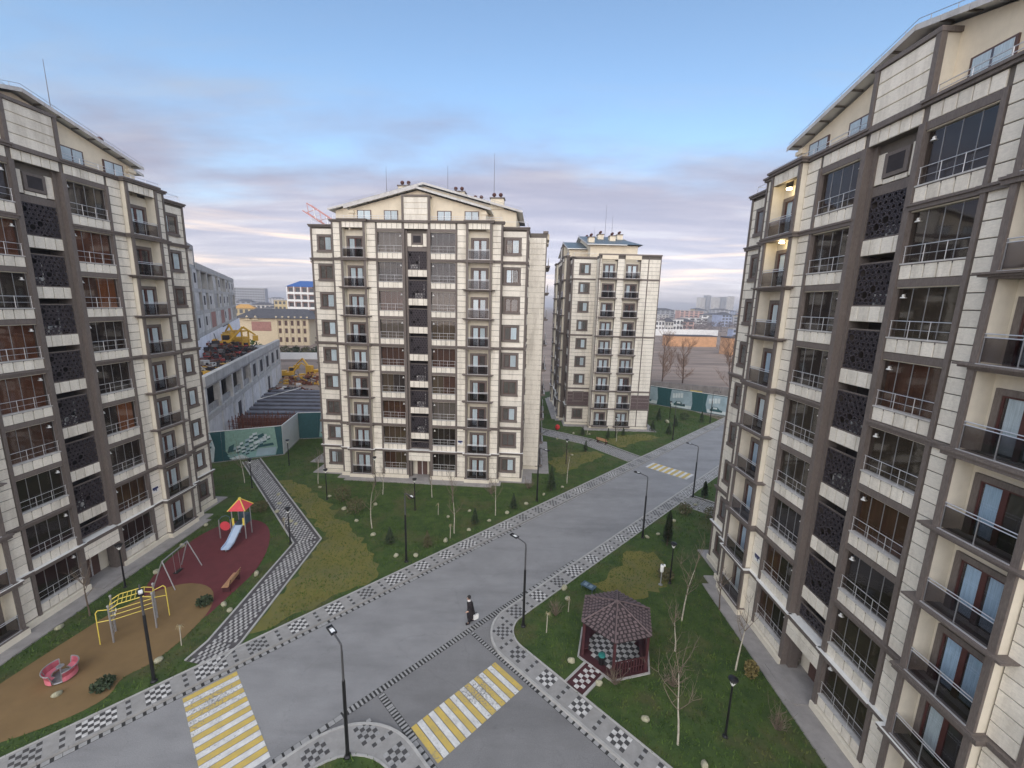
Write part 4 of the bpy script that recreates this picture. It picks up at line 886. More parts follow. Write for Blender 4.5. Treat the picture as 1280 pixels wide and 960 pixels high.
CN = [(-3.21, 37.16, 1.6, .5, CON_G, 'dark green dwarf spruce in front of the right balcony column', 0), (.49, 40.38, 1.7, .5, CON_G, 'dark spruce near the right corner window of the middle building', 0), (4.78, 44.91, 3.0, .7, CON_G, 'largest dark spruce at the right corner of the middle building', 0), (-10.3, 33.4, 1.6, .55, CON_G, 'spruce on the lawn left of the lamp post below the middle building', 0), (-6.96, 33.09, 1.5, .55, CON_B, 'brownish spruce right of the lamp post below the middle building', 0),
      (-17.43, 40.94, 1.9, .9, CON_B, 'bushy brown-green conifer below the left balconies of the middle building', 0), (-15.16, 38.49, 1.7, .9, CON_B, 'wide brown-green bush next to the olive lawn edge', 0), (14.2, 34.2, 3.3, .55, CON_G, 'tall dark cypress beside the right pavement', 1), (21.82, 43.9, 2.0, .5, CON_G, 'dark conifer by the far lamp post at the right pavement', 1), (10.96, 58.3, 1.7, .5, CON_G, 'small dark conifer beside the far footpath', 0), (11.8, 66.2, 1.5, .5, CON_G, 'small conifer left of the farther building front', 0), (15.6, 64.6, 1.8, .5, CON_G, 'conifer behind the far wooden bench', 0), (18.5, 66.4, 1.5, .45, CON_G, 'conifer at the foot of the farther building right balconies', 0),
      (24.2, 69.2, 2.0, .7, CON_G, 'rounded dark conifer at the right corner of the farther building', 0), (26.6, 68.0, 1.9, .7, CON_G, 'dark conifer left of the far lamp post on the lawn', 0), (27.9, 76.9, 2.4, .7, CON_G, 'dark conifer before the left end of the teal hoarding', 0), (29.6, 73.0, 1.6, .7, CON_G, 'low dark conifer on the lawn in front of the teal hoarding', 0), (35.6, 76.0, 2.2, .6, CON_G, 'dark conifer near the end of the lawn by the hoarding', 0), (33.0, 77.5, 1.5, .9, CON_G, 'wide dark bush in front of the car picture on the hoarding', 0), (14.19, 20.73, 1.1, .35, CON_Y, 'small yellow conifer beside the apron of the right building', 0), (12.4, 29.5, .9, .6, CON_B, 'low brown-green bush at the foot of the lantern behind the gazebo', 0), (18.2, 40.2, 1.2, .7, CON_B, 'brown-green bush on the lawn by the far end of the right building', 0), (20.4, 39.0, 1.4, .8, CON_B, 'bush at the far corner of the right building', 0), (-21.5, 19.0, .55, .5, CON_G, 'dark round bush at the notch of the tan rubber surface', 0), (-20.7, 25.4, .6, .5, CON_G, 'dark round bush at the lower edge of the red rubber surface', 0), (-24.6, 38.4, 1.1, .78, CON_B, 'brown-green bush behind the slide tower', 0)]
for i, (x, y, h, r, m, w, c) in enumerate(CN): conifer(w, x, y, h, r, 120+i, m, 'conifer', bool(c))
def bush(label, x, y, r, h, seed):
    rr = random.Random(seed); b = MB()
    for i in range(26): a = rr.uniform(0, 6.28); branchy(b, (0, 0, 0), (math.cos(a)*rr.uniform(.1, .9), math.sin(a)*rr.uniform(.1, .9), .8), h*rr.uniform(.6, 1), .018, 1, rr, TWIG, 4)
    thing('bare_bush', label, 'bush', (x, y, .05), me=b, group='leafless bushes on the lawns')
for i, (x, y, r, h, w) in enumerate([(13.8, 17.7, .9, 1.1, 'wide leafless bush at lower right beside the apron'), (9.4, 20.0, .8, 1.2, 'leafless bush right of the gazebo'), (-10.6, 41.8, .7, 1.3, 'leafless bush left of the entrance lantern'), (6.2, 20.0, .5, .9, 'thin leafless bush at the near corner of the gazebo'), (3.4, 25.2, .5, 1.0, 'reddish leafless bush left of the gazebo roof'), (-2.0, 43.6, .6, 1.3, 'leafless bush under the right balcony column'), (2.2, 45.2, .6, 1.2, 'leafless bush under the corner window of the middle building')]): bush(w, x, y, r, h, 160+i)
# ---- pale stones on the lawns
ROCK = mat('pale_stone', (0.34, 0.33, 0.23), .9, var=.35, scale=9, bump=.5, bscale=20)
def rock_mesh(seed):
    rr = random.Random(seed); bm = bmesh.new(); bmesh.ops.create_icosphere(bm, subdivisions=2, radius=.5)
    ph = [(Vector((rr.gauss(0, 1), rr.gauss(0, 1), rr.gauss(0, 1))).normalized(), rr.uniform(2, 5), rr.uniform(0, 6)) for _ in range(6)]
    for v in bm.verts: f = 1+sum(.07*math.sin(k*v.co.dot(d)*2+p) for d, k, p in ph); v.co *= f; v.co.z = v.co.z*.72+.22
    me = bpy.data.meshes.new('rock'); bm.to_mesh(me); bm.free(); me.materials.append(ROCK); me.polygons.foreach_set('use_smooth', [i % 3 != 0 for i in range(len(me.polygons))]); return me
RM = [rock_mesh(i) for i in range(5)]
def rocks(where, pts, size=.44):
    for i, (x, y) in enumerate(pts):
        o = thing('pale_stone', ('single pale stone ' if len(pts) == 1 else ORD[i] + ' pale stone ') + where, 'stone', (x, y, .06), rnd.uniform(0, 6.28), me=RM[i % 5], group='pale stones on the lawns')
        s = size*rnd.uniform(.8, 1.15); o.scale = (s, s*rnd.uniform(.75, 1), s)
rocks('counted from the left along the olive lawn edge', [(-21.24, 44.0), (-19.25, 41.88), (-16.65, 39.24), (-14.54, 36.96), (-12.14, 34.6)])
rocks('counted from the left along the pavement below the middle building', [(-9.25, 31.52), (-7.65, 31.6), (-5.53, 33.94), (-3.65, 35.87), (-1.89, 37.61), (-.16, 39.29), (1.82, 41.34), (3.87, 43.71), (6.19, 45.8)])
rocks('on the lawn between the tall saplings, nearest first', [(-13.82, 40.36), (-5.92, 38.18), (-3.98, 39.5)], .42)
rocks('along the wall of the left building, nearest first', [(-28.06, 22.96), (-26.69, 28.62), (-27.46, 32.12), (-27.9, 35.5)])
rocks('by the pavement below the spinner, from the left', [(-23.43, 18.48), (-19.97, 20.75)])
rocks('along the footpath beside the red surface, nearest first', [(-19.35, 25.35), (-18.63, 24.84), (-19.14, 28.73), (-19.9, 36.1), (-20.6, 36.6), (-22.9, 38.3), (-23.6, 40.0), (-24.8, 42.0)], .45)
rocks('around the gazebo, counted from behind it on the left', [(4.29, 28.0), (4.37, 26.88), (3.94, 21.48), (5.3, 19.99), (7.3, 17.99), (9.37, 15.84)])
rocks('along the right pavement beyond the cypress, nearest first', [(12.8, 35.4), (14.0, 36.0), (16.4, 38.5), (18.0, 40.3), (20.1, 42.1)])
rocks('beside the far footpath, nearest first', [(8.75, 56.5), (7.36, 63.8), (10.4, 66.9), (13.0, 66.6)], .5)
rocks('on the lawn by the end of the road', [(28.9, 75.2)], .8)
# white garden tap post, teal and blue boards
b = MB(); b.lathe([(.16, 0), (.16, .05), (.05, .07), (.045, 1.1)], GREYM, 8); t = thing('post_light', 'white-headed post light beside the lantern behind the gazebo', 'post light', (11.75, 28.75, .06), me=b)
b = MB(); b.lathe([(.09, 1.1), (.13, 1.2), (.14, 1.62), (.10, 1.72)], LEDW, 10); b.box(-.06, .22, -.07, .07, 1.60, 1.72, LEDW); ob('lamp_head', b, t)
BLUE = mat('blue_paint', (0.05, 0.09, 0.12), .5, var=.2); GREYB = mat('blue_grey', (.18, .24, .29), .7)
TEAL = mat('teal_paint', (0.03, 0.22, 0.20), .5, var=.2)
t = thing('flower_stand', 'blue framed board with pale squares on the lawn behind the gazebo', 'board', (6.1, 28.0, .06), math.radians(-40)); t.scale = (.75,)*3
b = MB(); b.box(-.7, .7, -.4, .4, .42, .48, BLUE)
for x in (-.6, .6):
    for y in (-.32, .32): b.tube((x, y, 0), (x, y, .43), .03, BLUE, 5)
ob('table_frame', b, t)
b = MB(); b.box(-.45, -.1, -.22, .22, .48, .50, GREYB); b.box(.1, .45, -.22, .22, .48, .50, GREYB); ob('panel', b, t)
# ================================================================== GAZEBO
GZ = (6.7, 22.45); MAR = mat('maroon_paint', (0.060, 0.016, 0.020), .6, var=.2, scale=3); RTILE = mat('gazebo_tile', (0.135, 0.098, 0.10), .7, var=.18, objvar=.12); RUND = mat('gazebo_roof_underlay', (0.035, 0.026, 0.028), .9)
gz = thing('gazebo', 'hexagonal maroon gazebo with patterned tile roof and chequered floor', 'gazebo', (GZ[0], GZ[1], .06))
HV = lambda R, k, off=15: (R*math.cos(math.radians(off+60*k)), R*math.sin(math.radians(off+60*k)))
b = MB(); b.prism([HV(2.42, k) for k in range(6)], -.2, .08, KERB); ob('kerb', b, gz)
b = MB(); b.prism([HV(2.3, k) for k in range(6)], -.2, .10, MAR); ob('floor', b, gz)
b = MB()
for i in range(-8, 9):
    for j in range(-8, 9):
        x, y = (i*.27, j*.27); c, s = math.cos(math.pi/4), math.sin(math.pi/4); X, Y = x*c-y*s, x*s+y*c
        if math.hypot(X, Y) < 1.55: b.prism([(X+.185*math.cos(math.radians(90*q)), Y+.185*math.sin(math.radians(90*q))) for q in range(4)], .09, .108, TILE_W if (i+j) % 2 else TILE_K)
ob('floor_tile', b, gz, kind='stuff')
for k in range(6):
    x, y = HV(2.1, k); b = MB(); b.box(x-.07, x+.07, y-.07, y+.07, .1, 2.42, MAR); ob('post', b, gz)
    p, q = Vector(HV(2.1, k)).to_3d(), Vector(HV(2.1, k+1)).to_3d()
    if k != 3:
        b = MB()
        for z in (.5, .98): b.tube(p+Vector((0, 0, z)), q+Vector((0, 0, z)), .04, MAR, 4)
        for i in range(12): m_ = p.lerp(q, (i+.5)/12); b.box(m_.x-.03, m_.x+.03, m_.y-.03, m_.y+.03, .12, .98, MAR)
        ob('railing', b, gz)
        p2, q2 = Vector(HV(1.72, k)).to_3d(), Vector(HV(1.72, k+1)).to_3d(); b = MB(); b.prism([(v.x, v.y) for v in (p, q, q2, p2)], .46, .52, MAR); ob('bench', b, gz)
    b = MB(); b.tube(p+Vector((0, 0, 2.38)), q+Vector((0, 0, 2.38)), .06, MAR, 4); ob('beam', b, gz)
ap_, Re, ze = Vector((0, 0, 3.42)), 2.28, 2.45
b = MB()
for k in range(6): p = Vector((*HV(Re, k), ze)); q = Vector((*HV(Re, k+1), ze)); b.add([p, q, ap_, p-Vector((0, 0, .08)), q-Vector((0, 0, .08)), ap_-Vector((0, 0, .1))], [(0, 1, 2), (5, 4, 3), (0, 3, 4, 1)], RUND)
rf = ob('roof', b, gz)
for k in range(6):
    p = Vector((*HV(Re+.03, k), ze)); q = Vector((*HV(Re+.03, k+1), ze)); nr = (q-p).cross(ap_-p).normalized()
    for r in range(11):
        f0, f1 = r/11, (r+1)/11; a0, a1 = p.lerp(ap_, f0), q.lerp(ap_, f0); c0, c1 = p.lerp(ap_, f1-.022), q.lerp(ap_, f1-.022); n = max(1, round(8*(1-f0)))
        for i in range(n):
            o2 = .5 if r % 2 else 0
            t0 = min(1, max(0, (i+.06-o2*.9)/n)); t1 = min(1, max(0, (i+.66-o2*.9)/n))
            if t1-t0 < .02: continue
            vs = [a0.lerp(a1, t0)+nr*.03, a0.lerp(a1, t1)+nr*.03, c0.lerp(c1, t1)+nr*.008, c0.lerp(c1, t0)+nr*.008]
            b = MB(); b.add(vs+[v-nr*.03 for v in vs], [(0, 1, 2, 3), (0, 4, 5, 1), (1, 5, 6, 2), (3, 7, 4, 0)], RTILE); ob('tile', b, rf)
for k in range(6):
    p = Vector((*HV(Re, k), ze+.04)); b = MB(); b.tube(p, ap_+Vector((0, 0, .02)), .05, RTILE, 5, .03); ob('ridge', b, rf)
b = MB(); d = Vector((-1, -1, 0)).normalized(); n = Vector((-d.y, d.x, 0)); c0 = d*1.85; c1 = d*4.0
b.prism([(v.x, v.y) for v in (c0-n*.55, c1-n*.55, c1+n*.55, c0+n*.55)], -.1, .07, MAR)
for s in (-1, 1): b.prism([(v.x, v.y) for v in (c0+n*s*.55+d*.3, c1+n*s*.55, c1+n*s*.68, c0+n*s*.68+d*.3)], -.1, .12, KERB)
ob('entry_path', b, gz)
b = MB()
for i in range(8):
    for j in range(3):
        if (i+j) % 2 == 0: c = d*(2.1+i*.24)+n*((j-1)*.25); b.prism([(v.x, v.y) for v in (c-d*.115-n*.115, c+d*.115-n*.115, c+d*.115+n*.115, c-d*.115+n*.115)], .06, .085, TILE_W)
ob('entry_tile', b, gz, kind='stuff')
t = thing('litter_bin', 'dark litter bin with teal lid inside the gazebo entrance', 'bin', (GZ[0]-1.0, GZ[1]-1.15, .165))
b = MB(); b.lathe([(.16, 0), (.21, .5), (.21, .55)], BLACKM, 10); ob('body', b, t); b = MB(); b.lathe([(.22, .55), (.2, .64), (.08, .68)], TEAL, 10); ob('lid', b, t)
# ================================================================== PLAYGROUND
YEL = mat('yellow_paint', (0.70, 0.56, 0.10), .45, var=.08); PINK = mat('red_plastic', (0.62, 0.07, 0.09), .4, var=.08); PINK2 = mat('pink_plastic', (0.62, 0.18, 0.23), .45, var=.1); LBLUE = mat('slide_plastic', (0.42, 0.52, 0.66), .35, var=.06); ORNG = mat('orange_plastic', (0.75, 0.36, 0.10), .4, var=.08); WOOD = mat('bench_wood', (0.46, 0.26, 0.14), .6, var=.25, scale=6)
t = thing('slide_tower', 'play tower with red pyramid roof and pale blue slide', 'slide', (-23.5, 34.0, .09), math.radians(6))
for x in (-.5, .5):
    for y in (-.5, .5): b = MB(); b.tube((x, y, 0), (x, y, 2.75), .05, GREYM, 8); ob('post', b, t)
b = MB(); b.box(-.5, .5, -.5, .5, 1.20, 1.28, BLUE); ob('deck', b, t)
b = MB()
vs = [(-.72, -.72, 2.68), (.72, -.72, 2.68), (.72, .72, 2.68), (-.72, .72, 2.68), (0, 0, 3.55)]; b.add(vs, [(0, 1, 4), (1, 2, 4), (2, 3, 4), (3, 0, 4), (3, 2, 1, 0)], PINK); r_ = ob('roof', b, t)
b = MB()
for v in vs[:4]: b.tube(v, vs[4], .045, YEL, 5)
b.lathe([(.14, 3.44), (.12, 3.58), (.03, 3.64)], YEL, 8); ob('roof_trim', b, r_)
b = MB()
P0, P1, P2_ = Vector((0, -.5, 1.28)), Vector((-.05, -1.9, .42)), Vector((-.12, -2.6, .22))
for a, c in ((P0, P1), (P1, P2_)):
    h = Vector((.30, 0, 0)); b.add([a-h, c-h, c+h, a+h], [(0, 1, 2, 3)], LBLUE)
    for s in (-1, 1): u = Vector((0, 0, .16)); hh = h*s; e = Vector((.03*s, 0, 0)); b.add([a+hh, c+hh, c+hh+u, a+hh+u, a+hh+e, c+hh+e, c+hh+u+e, a+hh+u+e], [(0, 1, 2, 3), (7, 6, 5, 4), (3, 2, 6, 7)], LBLUE)
b.tube(P2_+Vector((0, .1, -.2)), P2_+Vector((0, .1, 0)), .04, GREYM, 5); ob('slide_chute', b, t)
for s in (-1, 1): b = MB(); b.prism([(s*.34, -.55), (s*.50, -.55), (s*.50, -.50), (s*.34, -.50)], 1.28, 1.95, YEL); ob('side_guard', b, t)
b = MB(); b.box(.47, .5, -.45, .45, 1.3, 2.0, BLUE); ob('side_panel', b, t); b = MB(); b.box(-.45, .45, .47, .5, 1.3, 2.0, BLUE); ob('side_panel', b, t)
b = MB(); 
for x in (-1.7, -.75): b.tube((x, -.35, 0), (x, -.35, 1.75), .045, GREYM, 7)
ob('panel_post', b, t); b = MB(); b.add([(-1.22+.42*math.cos(2*math.pi*i/14), -.37, 1.15+.42*math.sin(2*math.pi*i/14)) for i in range(14)]+[(-1.22+.42*math.cos(2*math.pi*i/14), -.32, 1.15+.42*math.sin(2*math.pi*i/14)) for i in range(14)], [tuple(range(14)), tuple(range(27, 13, -1))]+[(i, (i+1) % 14, (i+1) % 14+14, i+14) for i in range(14)], PINK); pp = ob('play_panel', b, t)
b = MB(); b.path([(-1.7, -.35, 1.7), (-1.5, -.2, 1.95), (-1.22, -.1, 2.0), (-.9, -.2, 1.95), (-.75, -.35, 1.7)], .03, BLUE, 5); ob('climbing_hoop', b, t)
t = thing('swing', 'grey metal swing frame on the red rubber surface', 'swing', (-24.7, 28.2, .08))
A_, B_ = Vector((0.1, -1.3, 2.15)), Vector((-.1, 1.3, 2.15)); b = MB(); b.tube(A_, B_, .045, GREYM, 7); ob('beam', b, t)
for P in (A_, B_):
    for s in (-1, 1): b = MB(); b.tube(P, (P.x+s*.8, P.y+(-.15 if P is A_ else .15), 0), .04, GREYM, 6); ob('leg', b, t)
b = MB()
for y in (-.25, .25): b.tube((0, y, 2.12), (.05, y, .5), .012, GREYM, 4)
ob('chain', b, t); b = MB(); b.box(-.12, .2, -.32, .32, .46, .5, BLACKM); ob('seat', b, t)
t = thing('climbing_frame', 'yellow and grey climbing frame with monkey bars and ladders', 'climbing frame', (-23.3, 23.05, .09), math.radians(38))
for x in (-1.0, 1.0):
    for y in (-.55, .55): b = MB(); b.tube((x, y, 0), (x, y, 2.45), .05, GREYM, 8); b.lathe([(.08, 2.45), (.05, 2.53)], GREYM, 8, (x, y, 0)); ob('post', b, t)
b = MB()
for y in (-.55, 0, .55): b.path([(-1.0, y, 2.2), (-.55, y, 2.42), (.55, y, 2.42), (1.0, y, 2.2)], .03, YEL, 5)
for i in range(7): x = -.6+i*.2; b.tube((x, -.55, 2.42), (x, .55, 2.42), .022, YEL, 5)
for x in (-1.0, 1.0): b.tube((x, -.55, 2.2), (x, .55, 2.2), .03, YEL, 5)
ob('monkey_bars', b, t)
for x in (-1.0, 1.0):
    b = MB()
    for i in range(7): b.tube((x, -.55, .3+i*.28), (x, .55, .3+i*.28), .02, GREYM, 5)
    ob('ladder', b, t)
b = MB()
for y in (-.55, .55): b.path([(-1.0, y*.6, 2.1), (-1.5, y*.6, 2.25), (-1.6, y*.6, 2.1), (-1.62, y*.6, 0)], .03, YEL, 5) if y < 0 else b.path([(1.0, y*.6, 2.1), (1.5, y*.6, 2.25), (1.6, y*.6, 2.1), (1.62, y*.6, 0)], .03, YEL, 5)
b.tube((-1.6, -.33, 1.5), (-1.0, -.5, 1.5), .025, YEL, 5); b.tube((1.6, .33, 1.5), (1.0, .5, 1.5), .025, YEL, 5); ob('climbing_pole', b, t)
b = MB()
for y in (-.25, .2): b.tube((-.8, y, 2.3), (-.8, y, 1.75), .012, GREYM, 4); b.path([(-.8, y+.11*math.sin(a), 1.64+.11*math.cos(a)) for a in [2*math.pi*i/8 for i in range(9)]], .02, WHITE, 4)
ob('ring', b, t)
b = MB()
for z in (1.5, 1.8, 2.1): b.tube((-1.0, -.57, z), (1.0, -.57, z), .022, YEL, 5)
ob('side_bars', b, t)
t = thing('spinner', 'oval pink and grey playground spinner with curved seats', 'merry-go-round', (-24.3, 19.55, .09), math.radians(30)); t.scale = (.86, .86, .8)
b = MB(); b.lathe([(.62, .06), (.66, .10), (.62, .14)], GREYM, 20); b.tube((0, 0, 0), (0, 0, .9), .05, GREYM, 7); b.lathe([(.2, .86), (.2, .9)], GREYM, 12); ob('platform', b, t)
for s in (0, math.pi):
    b = MB(); n = 12; pr = []
    for i in range(n+1): a = s+math.radians(-70)+math.radians(140)*i/n; pr.append((math.cos(a), math.sin(a)))
    for (c0_, s0_), (c1_, s1_) in zip(pr[:-1], pr[1:]): b.add([(c0_*.42, s0_*.42, .45), (c1_*.42, s1_*.42, .45), (c1_*.75, s1_*.75, .47), (c0_*.75, s0_*.75, .47), (c0_*.84, s0_*.84, .85), (c1_*.84, s1_*.84, .85), (c0_*.75, s0_*.75, .12), (c1_*.75, s1_*.75, .12)], [(0, 1, 2, 3), (3, 2, 5, 4), (3, 6, 7, 2), (4, 5, 2, 3)], PINK2)
    se = ob('seat', b, t); b = MB(); b.path([(c*.85, s_*.85, .88) for c, s_ in pr], .035, GREYM, 5); b.path([(c*.42, s_*.42, .45) for c, s_ in pr], .03, GREYM, 5)
    for k in (0, 6, 12): b.tube((pr[k][0]*.85, pr[k][1]*.85, .88), (pr[k][0]*.62, pr[k][1]*.62, .1), .028, GREYM, 5)
    ob('rim', b, se)
def bench(label, x, y, rot, side):
    t = thing('park_bench', label, 'bench', (x, y, .09), rot, group='wooden benches')
    for i in range(4): b = MB(); b.box(-.85, .85, -.2+i*.11, -.11+i*.11, .42, .46, WOOD); ob('seat_slat', b, t)
    for i in range(3): b = MB(); b.box(-.85, .85, .25+i*.03, .28+i*.03, .52+i*.13, .63+i*.13, WOOD); ob('back_slat', b, t)
    for s in (-.7, .7): b = MB(); b.box(s-.04, s+.04, -.22, .26, 0, .42, side); b.tube((s, .24, .4), (s, .36, .9), .03, side, 5); ob('side_frame', b, t)
bench('wooden bench with red sides on the red rubber surface by the footpath', -20.2, 27.4, math.radians(-82), MAR); bench('orange wooden bench beside the far footpath', 14.2, 62.3, math.radians(-40+180), MAR)
# ================================================================== PERSON
COAT = mat('black_coat', (0.012, 0.009, 0.012), .85, var=.25, scale=12); SKIN = mat('skin', (0.50, 0.33, 0.25), .6, var=.08); HAIR = mat('dark_hair', (0.012, 0.009, 0.008), .6); SCARF = mat('pale_scarf', (0.70, 0.68, 0.66), .9)
def skin_obj(name, pts, edges, radii, m, parent=None, root=0, sub=2):
    me = bpy.data.meshes.new(name); me.from_pydata(pts, edges, []); o = bpy.data.objects.new(name, me); COL.objects.link(o)
    md = o.modifiers.new('skin', 'SKIN'); sv = me.skin_vertices[0].data
    for i, r in enumerate(radii): sv[i].radius = (r, r) if isinstance(r, (int, float)) else r
    sv[root].use_root = True
    sb = o.modifiers.new('sub', 'SUBSURF'); sb.levels = sub; sb.render_levels = sub; me.materials.append(m)
    if parent is not None: o.parent = parent
    return o
# walker: local +X is ahead, Z up
pt = [(0, 0, .96), (.02, 0, 1.16), (.05, 0, 1.36), (.07, 0, 1.47), (.10, 0, 1.56), (.125, 0, 1.66), (.13, 0, 1.75),
      (.05, .17, 1.42), (.02, .25, 1.16), (.20, .29, 1.02), (.27, .28, .99), (.05, -.17, 1.42), (-.02, -.24, 1.15), (.04, -.25, .92), (.06, -.25, .84),
      (.02, .09, .90), (.14, .10, .50), (.10, .10, .10), (.22, .11, .05), (-.02, -.09, .90), (-.06, -.10, .50), (-.22, -.10, .12), (-.12, -.11, .05)]
fing = []; fe = []
ed = [(0, 1), (1, 2), (2, 3), (3, 4), (4, 5), (5, 6), (2, 7), (7, 8), (8, 9), (9, 10), (2, 11), (11, 12), (12, 13), (13, 14), (0, 15), (15, 16), (16, 17), (17, 18), (0, 19), (19, 20), (20, 21), (21, 22)]
rad = [.15, .145, .16, .075, .058, .09, .085, .08, .062, .045, .036, .08, .062, .045, .036, .10, .075, .052, .045, .10, .075, .052, .045]
for hnd, dr in ((10, (.8, -.05, -.3)), (14, (.15, 0, -1))):
    hx = Vector(pt[hnd]); dv = Vector(dr).normalized()
    for i, (off, ln) in enumerate(((-.03, .07), (-.01, .085), (.01, .08), (.03, .06))):
        a = hx+dv*.05+Vector((0, off, 0)); e = a+dv*ln*.55; f_ = e+(dv*.5+Vector((-.3, 0, -.4)))*ln*.6
        k = len(pt); pt += [tuple(a), tuple(e), tuple(f_)]; ed += [(hnd, k), (k, k+1), (k+1, k+2)]; rad += [.011, .0095, .008]
    a = hx+Vector((.03, .045 if hnd == 14 else -.045, .0)); k = len(pt); pt += [tuple(a), tuple(a+dv*.045)]; ed += [(hnd, k), (k, k+1)]; rad += [.012, .009]
pr_ = thing('person', 'person in a long black coat and scarf walking on the road', 'person', (-2.35, 24.47, .012), math.radians(200)); pr_.scale = (1.10,)*3
skin_obj('body', pt, ed, rad, SKIN, pr_)
b = MB(); NS = 18                                               # long coat: a closed surface lofted round the body, open at neck and hem
rings = [(-.03, 0, .40, .25, .24), (-.02, 0, .60, .25, .24), (0, 0, .90, .215, .23), (.015, 0, 1.12, .19, .215), (.04, 0, 1.32, .185, .235), (.055, 0, 1.42, .14, .20), (.075, 0, 1.50, .085, .10), (.09, 0, 1.55, .075, .08)]
vs = []
for (cx, cy, z, rx, ry) in rings:
    for i in range(NS): a = 2*math.pi*i/NS; f_ = 1+(.05*math.sin(5*a) if z < .95 else 0); vs.append((cx+rx*f_*math.cos(a), cy+ry*f_*math.sin(a), z))
b.add(vs, [(j*NS+i, j*NS+(i+1) % NS, (j+1)*NS+(i+1) % NS, (j+1)*NS+i) for j in range(len(rings)-1) for i in range(NS)], COAT)
c_ = ob('coat', b.mesh('coat', True), pr_)
for nm, chain, rr_ in (('sleeve', [7, 8, 9], (.105, .085, .065)), ('sleeve', [11, 12, 13], (.105, .085, .065)), ('trouser_leg', [15, 16, 17], (.12, .10, .075)), ('trouser_leg', [19, 20, 21], (.12, .10, .075))):
    b = MB(); q = [Vector(pt[i]) for i in chain]; b.tube(q[0], q[1], rr_[0], COAT, 10, rr_[1]); b.tube(q[1], q[2], rr_[1], COAT, 10, rr_[2]); b.lathe([(.02, -rr_[1]), (rr_[1]*.8, -rr_[1]*.6), (rr_[1], 0), (rr_[1]*.8, rr_[1]*.6), (.02, rr_[1])], COAT, 10, tuple(q[1])); b.lathe([(.02, -rr_[0]), (rr_[0]*.8, -rr_[0]*.6), (rr_[0], 0), (rr_[0]*.8, rr_[0]*.6), (.02, rr_[0])], COAT, 10, tuple(q[0])); ob(nm, b.mesh(nm, True), pr_)
b = MB(); b.lathe([(.095, 1.46), (.105, 1.51), (.085, 1.56)], SCARF, 12, (.09, 0, 0)); ob('scarf', b.mesh('scarf', True), pr_)
bm = bmesh.new(); bmesh.ops.create_uvsphere(bm, u_segments=14, v_segments=10, radius=.118)
for v in bm.verts: v.co = Vector((v.co.x*1.02-.02, v.co.y*.92, v.co.z*1.08)) + Vector((.115, 0, 1.735))
bmesh.ops.delete(bm, geom=[f for f in bm.faces if f.calc_center_median().x > .17 and f.calc_center_median().z < 1.78], context='FACES')
me = bpy.data.meshes.new('hair'); bm.to_mesh(me); bm.free(); me.materials.append(HAIR); ob('hair', me, pr_)
b = MB()
for s in (-1, 1): b.lathe([(.008, -.008), (.012, 0), (.008, .008)], HAIR, 6, (.225, s*.035, 1.70)); b.lathe([(.012, -.025), (.018, 0), (.01, .025)], SKIN, 6, (.12, s*.092, 1.69))
b.tube((.235, 0, 1.70), (.252, 0, 1.665), .008, SKIN, 5, .014); b.box(.222, .228, -.022, .022, 1.625, 1.634, REDFR); ob('face', b, pr_)
for q, s in ((18, 1), (22, -1)): b = MB(); x, y, z = pt[q]; b.box(x-.14, x+.10, y-.05, y+.05, 0.0, .09, COAT); ob('shoe', b, pr_)
b = MB(); b.box(-.17, .17, -.05, .05, 0, .34, WHITE); bg_ = thing('shopping_bag', 'white paper shopping bag carried by the walking person', 'bag', (-1.98, 24.36, .36), math.radians(35), me=b)
b = MB()
for y in (-.04, .04): b.path([(-.08, y, .34), (-.06, y*.3, .50), (.06, y*.3, .50), (.08, y, .34)], .008, BLACKM, 4)
ob('handle', b, bg_)
# ================================================================== HOARDINGS
TEALD = mat('banner_teal', (0.02, 0.085, 0.095), .6, var=.12); TEALP = mat('banner_pale_teal', (0.24, 0.42, 0.40), .6, var=.12, scale=.8); TEALW = mat('banner_white', (0.55, 0.62, 0.63), .6, var=.15, scale=1.5); TEALG = mat('banner_green', (0.22, 0.36, 0.30), .6, var=.15); BANSKY = mat('banner_sky', (0.30, 0.40, 0.45), .6, var=.2, scale=.6)
def hoarding(label, p, q, h, art, seed, pm=None):
    p = Vector((*p, 0)); q = Vector((*q, 0)); L_ = (q-p).length; a = math.atan2(q.y-p.y, q.x-p.x); t = thing('hoarding', label, 'hoarding', (p.x, p.y, .0), a, group='printed site hoardings')
    n = max(1, round(L_/2.4)); d = L_/n
    for i in range(n): b = MB(); b.box(i*d+.01, (i+1)*d-.01, -.03, .03, .15, h, pm or TEALD); ob('panel', b, t)
    b = MB(); b.box(0, L_, -.05, .05, h, h+.06, WHITE); ob('top_rail', b, t); b = MB(); b.box(0, L_, -.12, .12, -.2, .15, CONC2); ob('footing', b, t)
    rr = random.Random(seed); b = MB(); y0 = -.034; k = [0]
    def q4(x0, z0, x1, z1, m, sk=0):
        k[0] += 1; y = y0-.0015*k[0]; b.add([(x0, y, z0), (x1, y, z0+sk), (x1, y, z1+sk), (x0, y, z1)], [(0, 1, 2, 3)], m)
    def pg(pts, m): k[0] += 1; y = y0-.0015*k[0]; b.add([(x, y, z) for x, z in pts], [tuple(range(len(pts)))], m)
    art(q4, pg, L_, h, rr)
    if b.v: ob('print', b, t, kind='stuff')
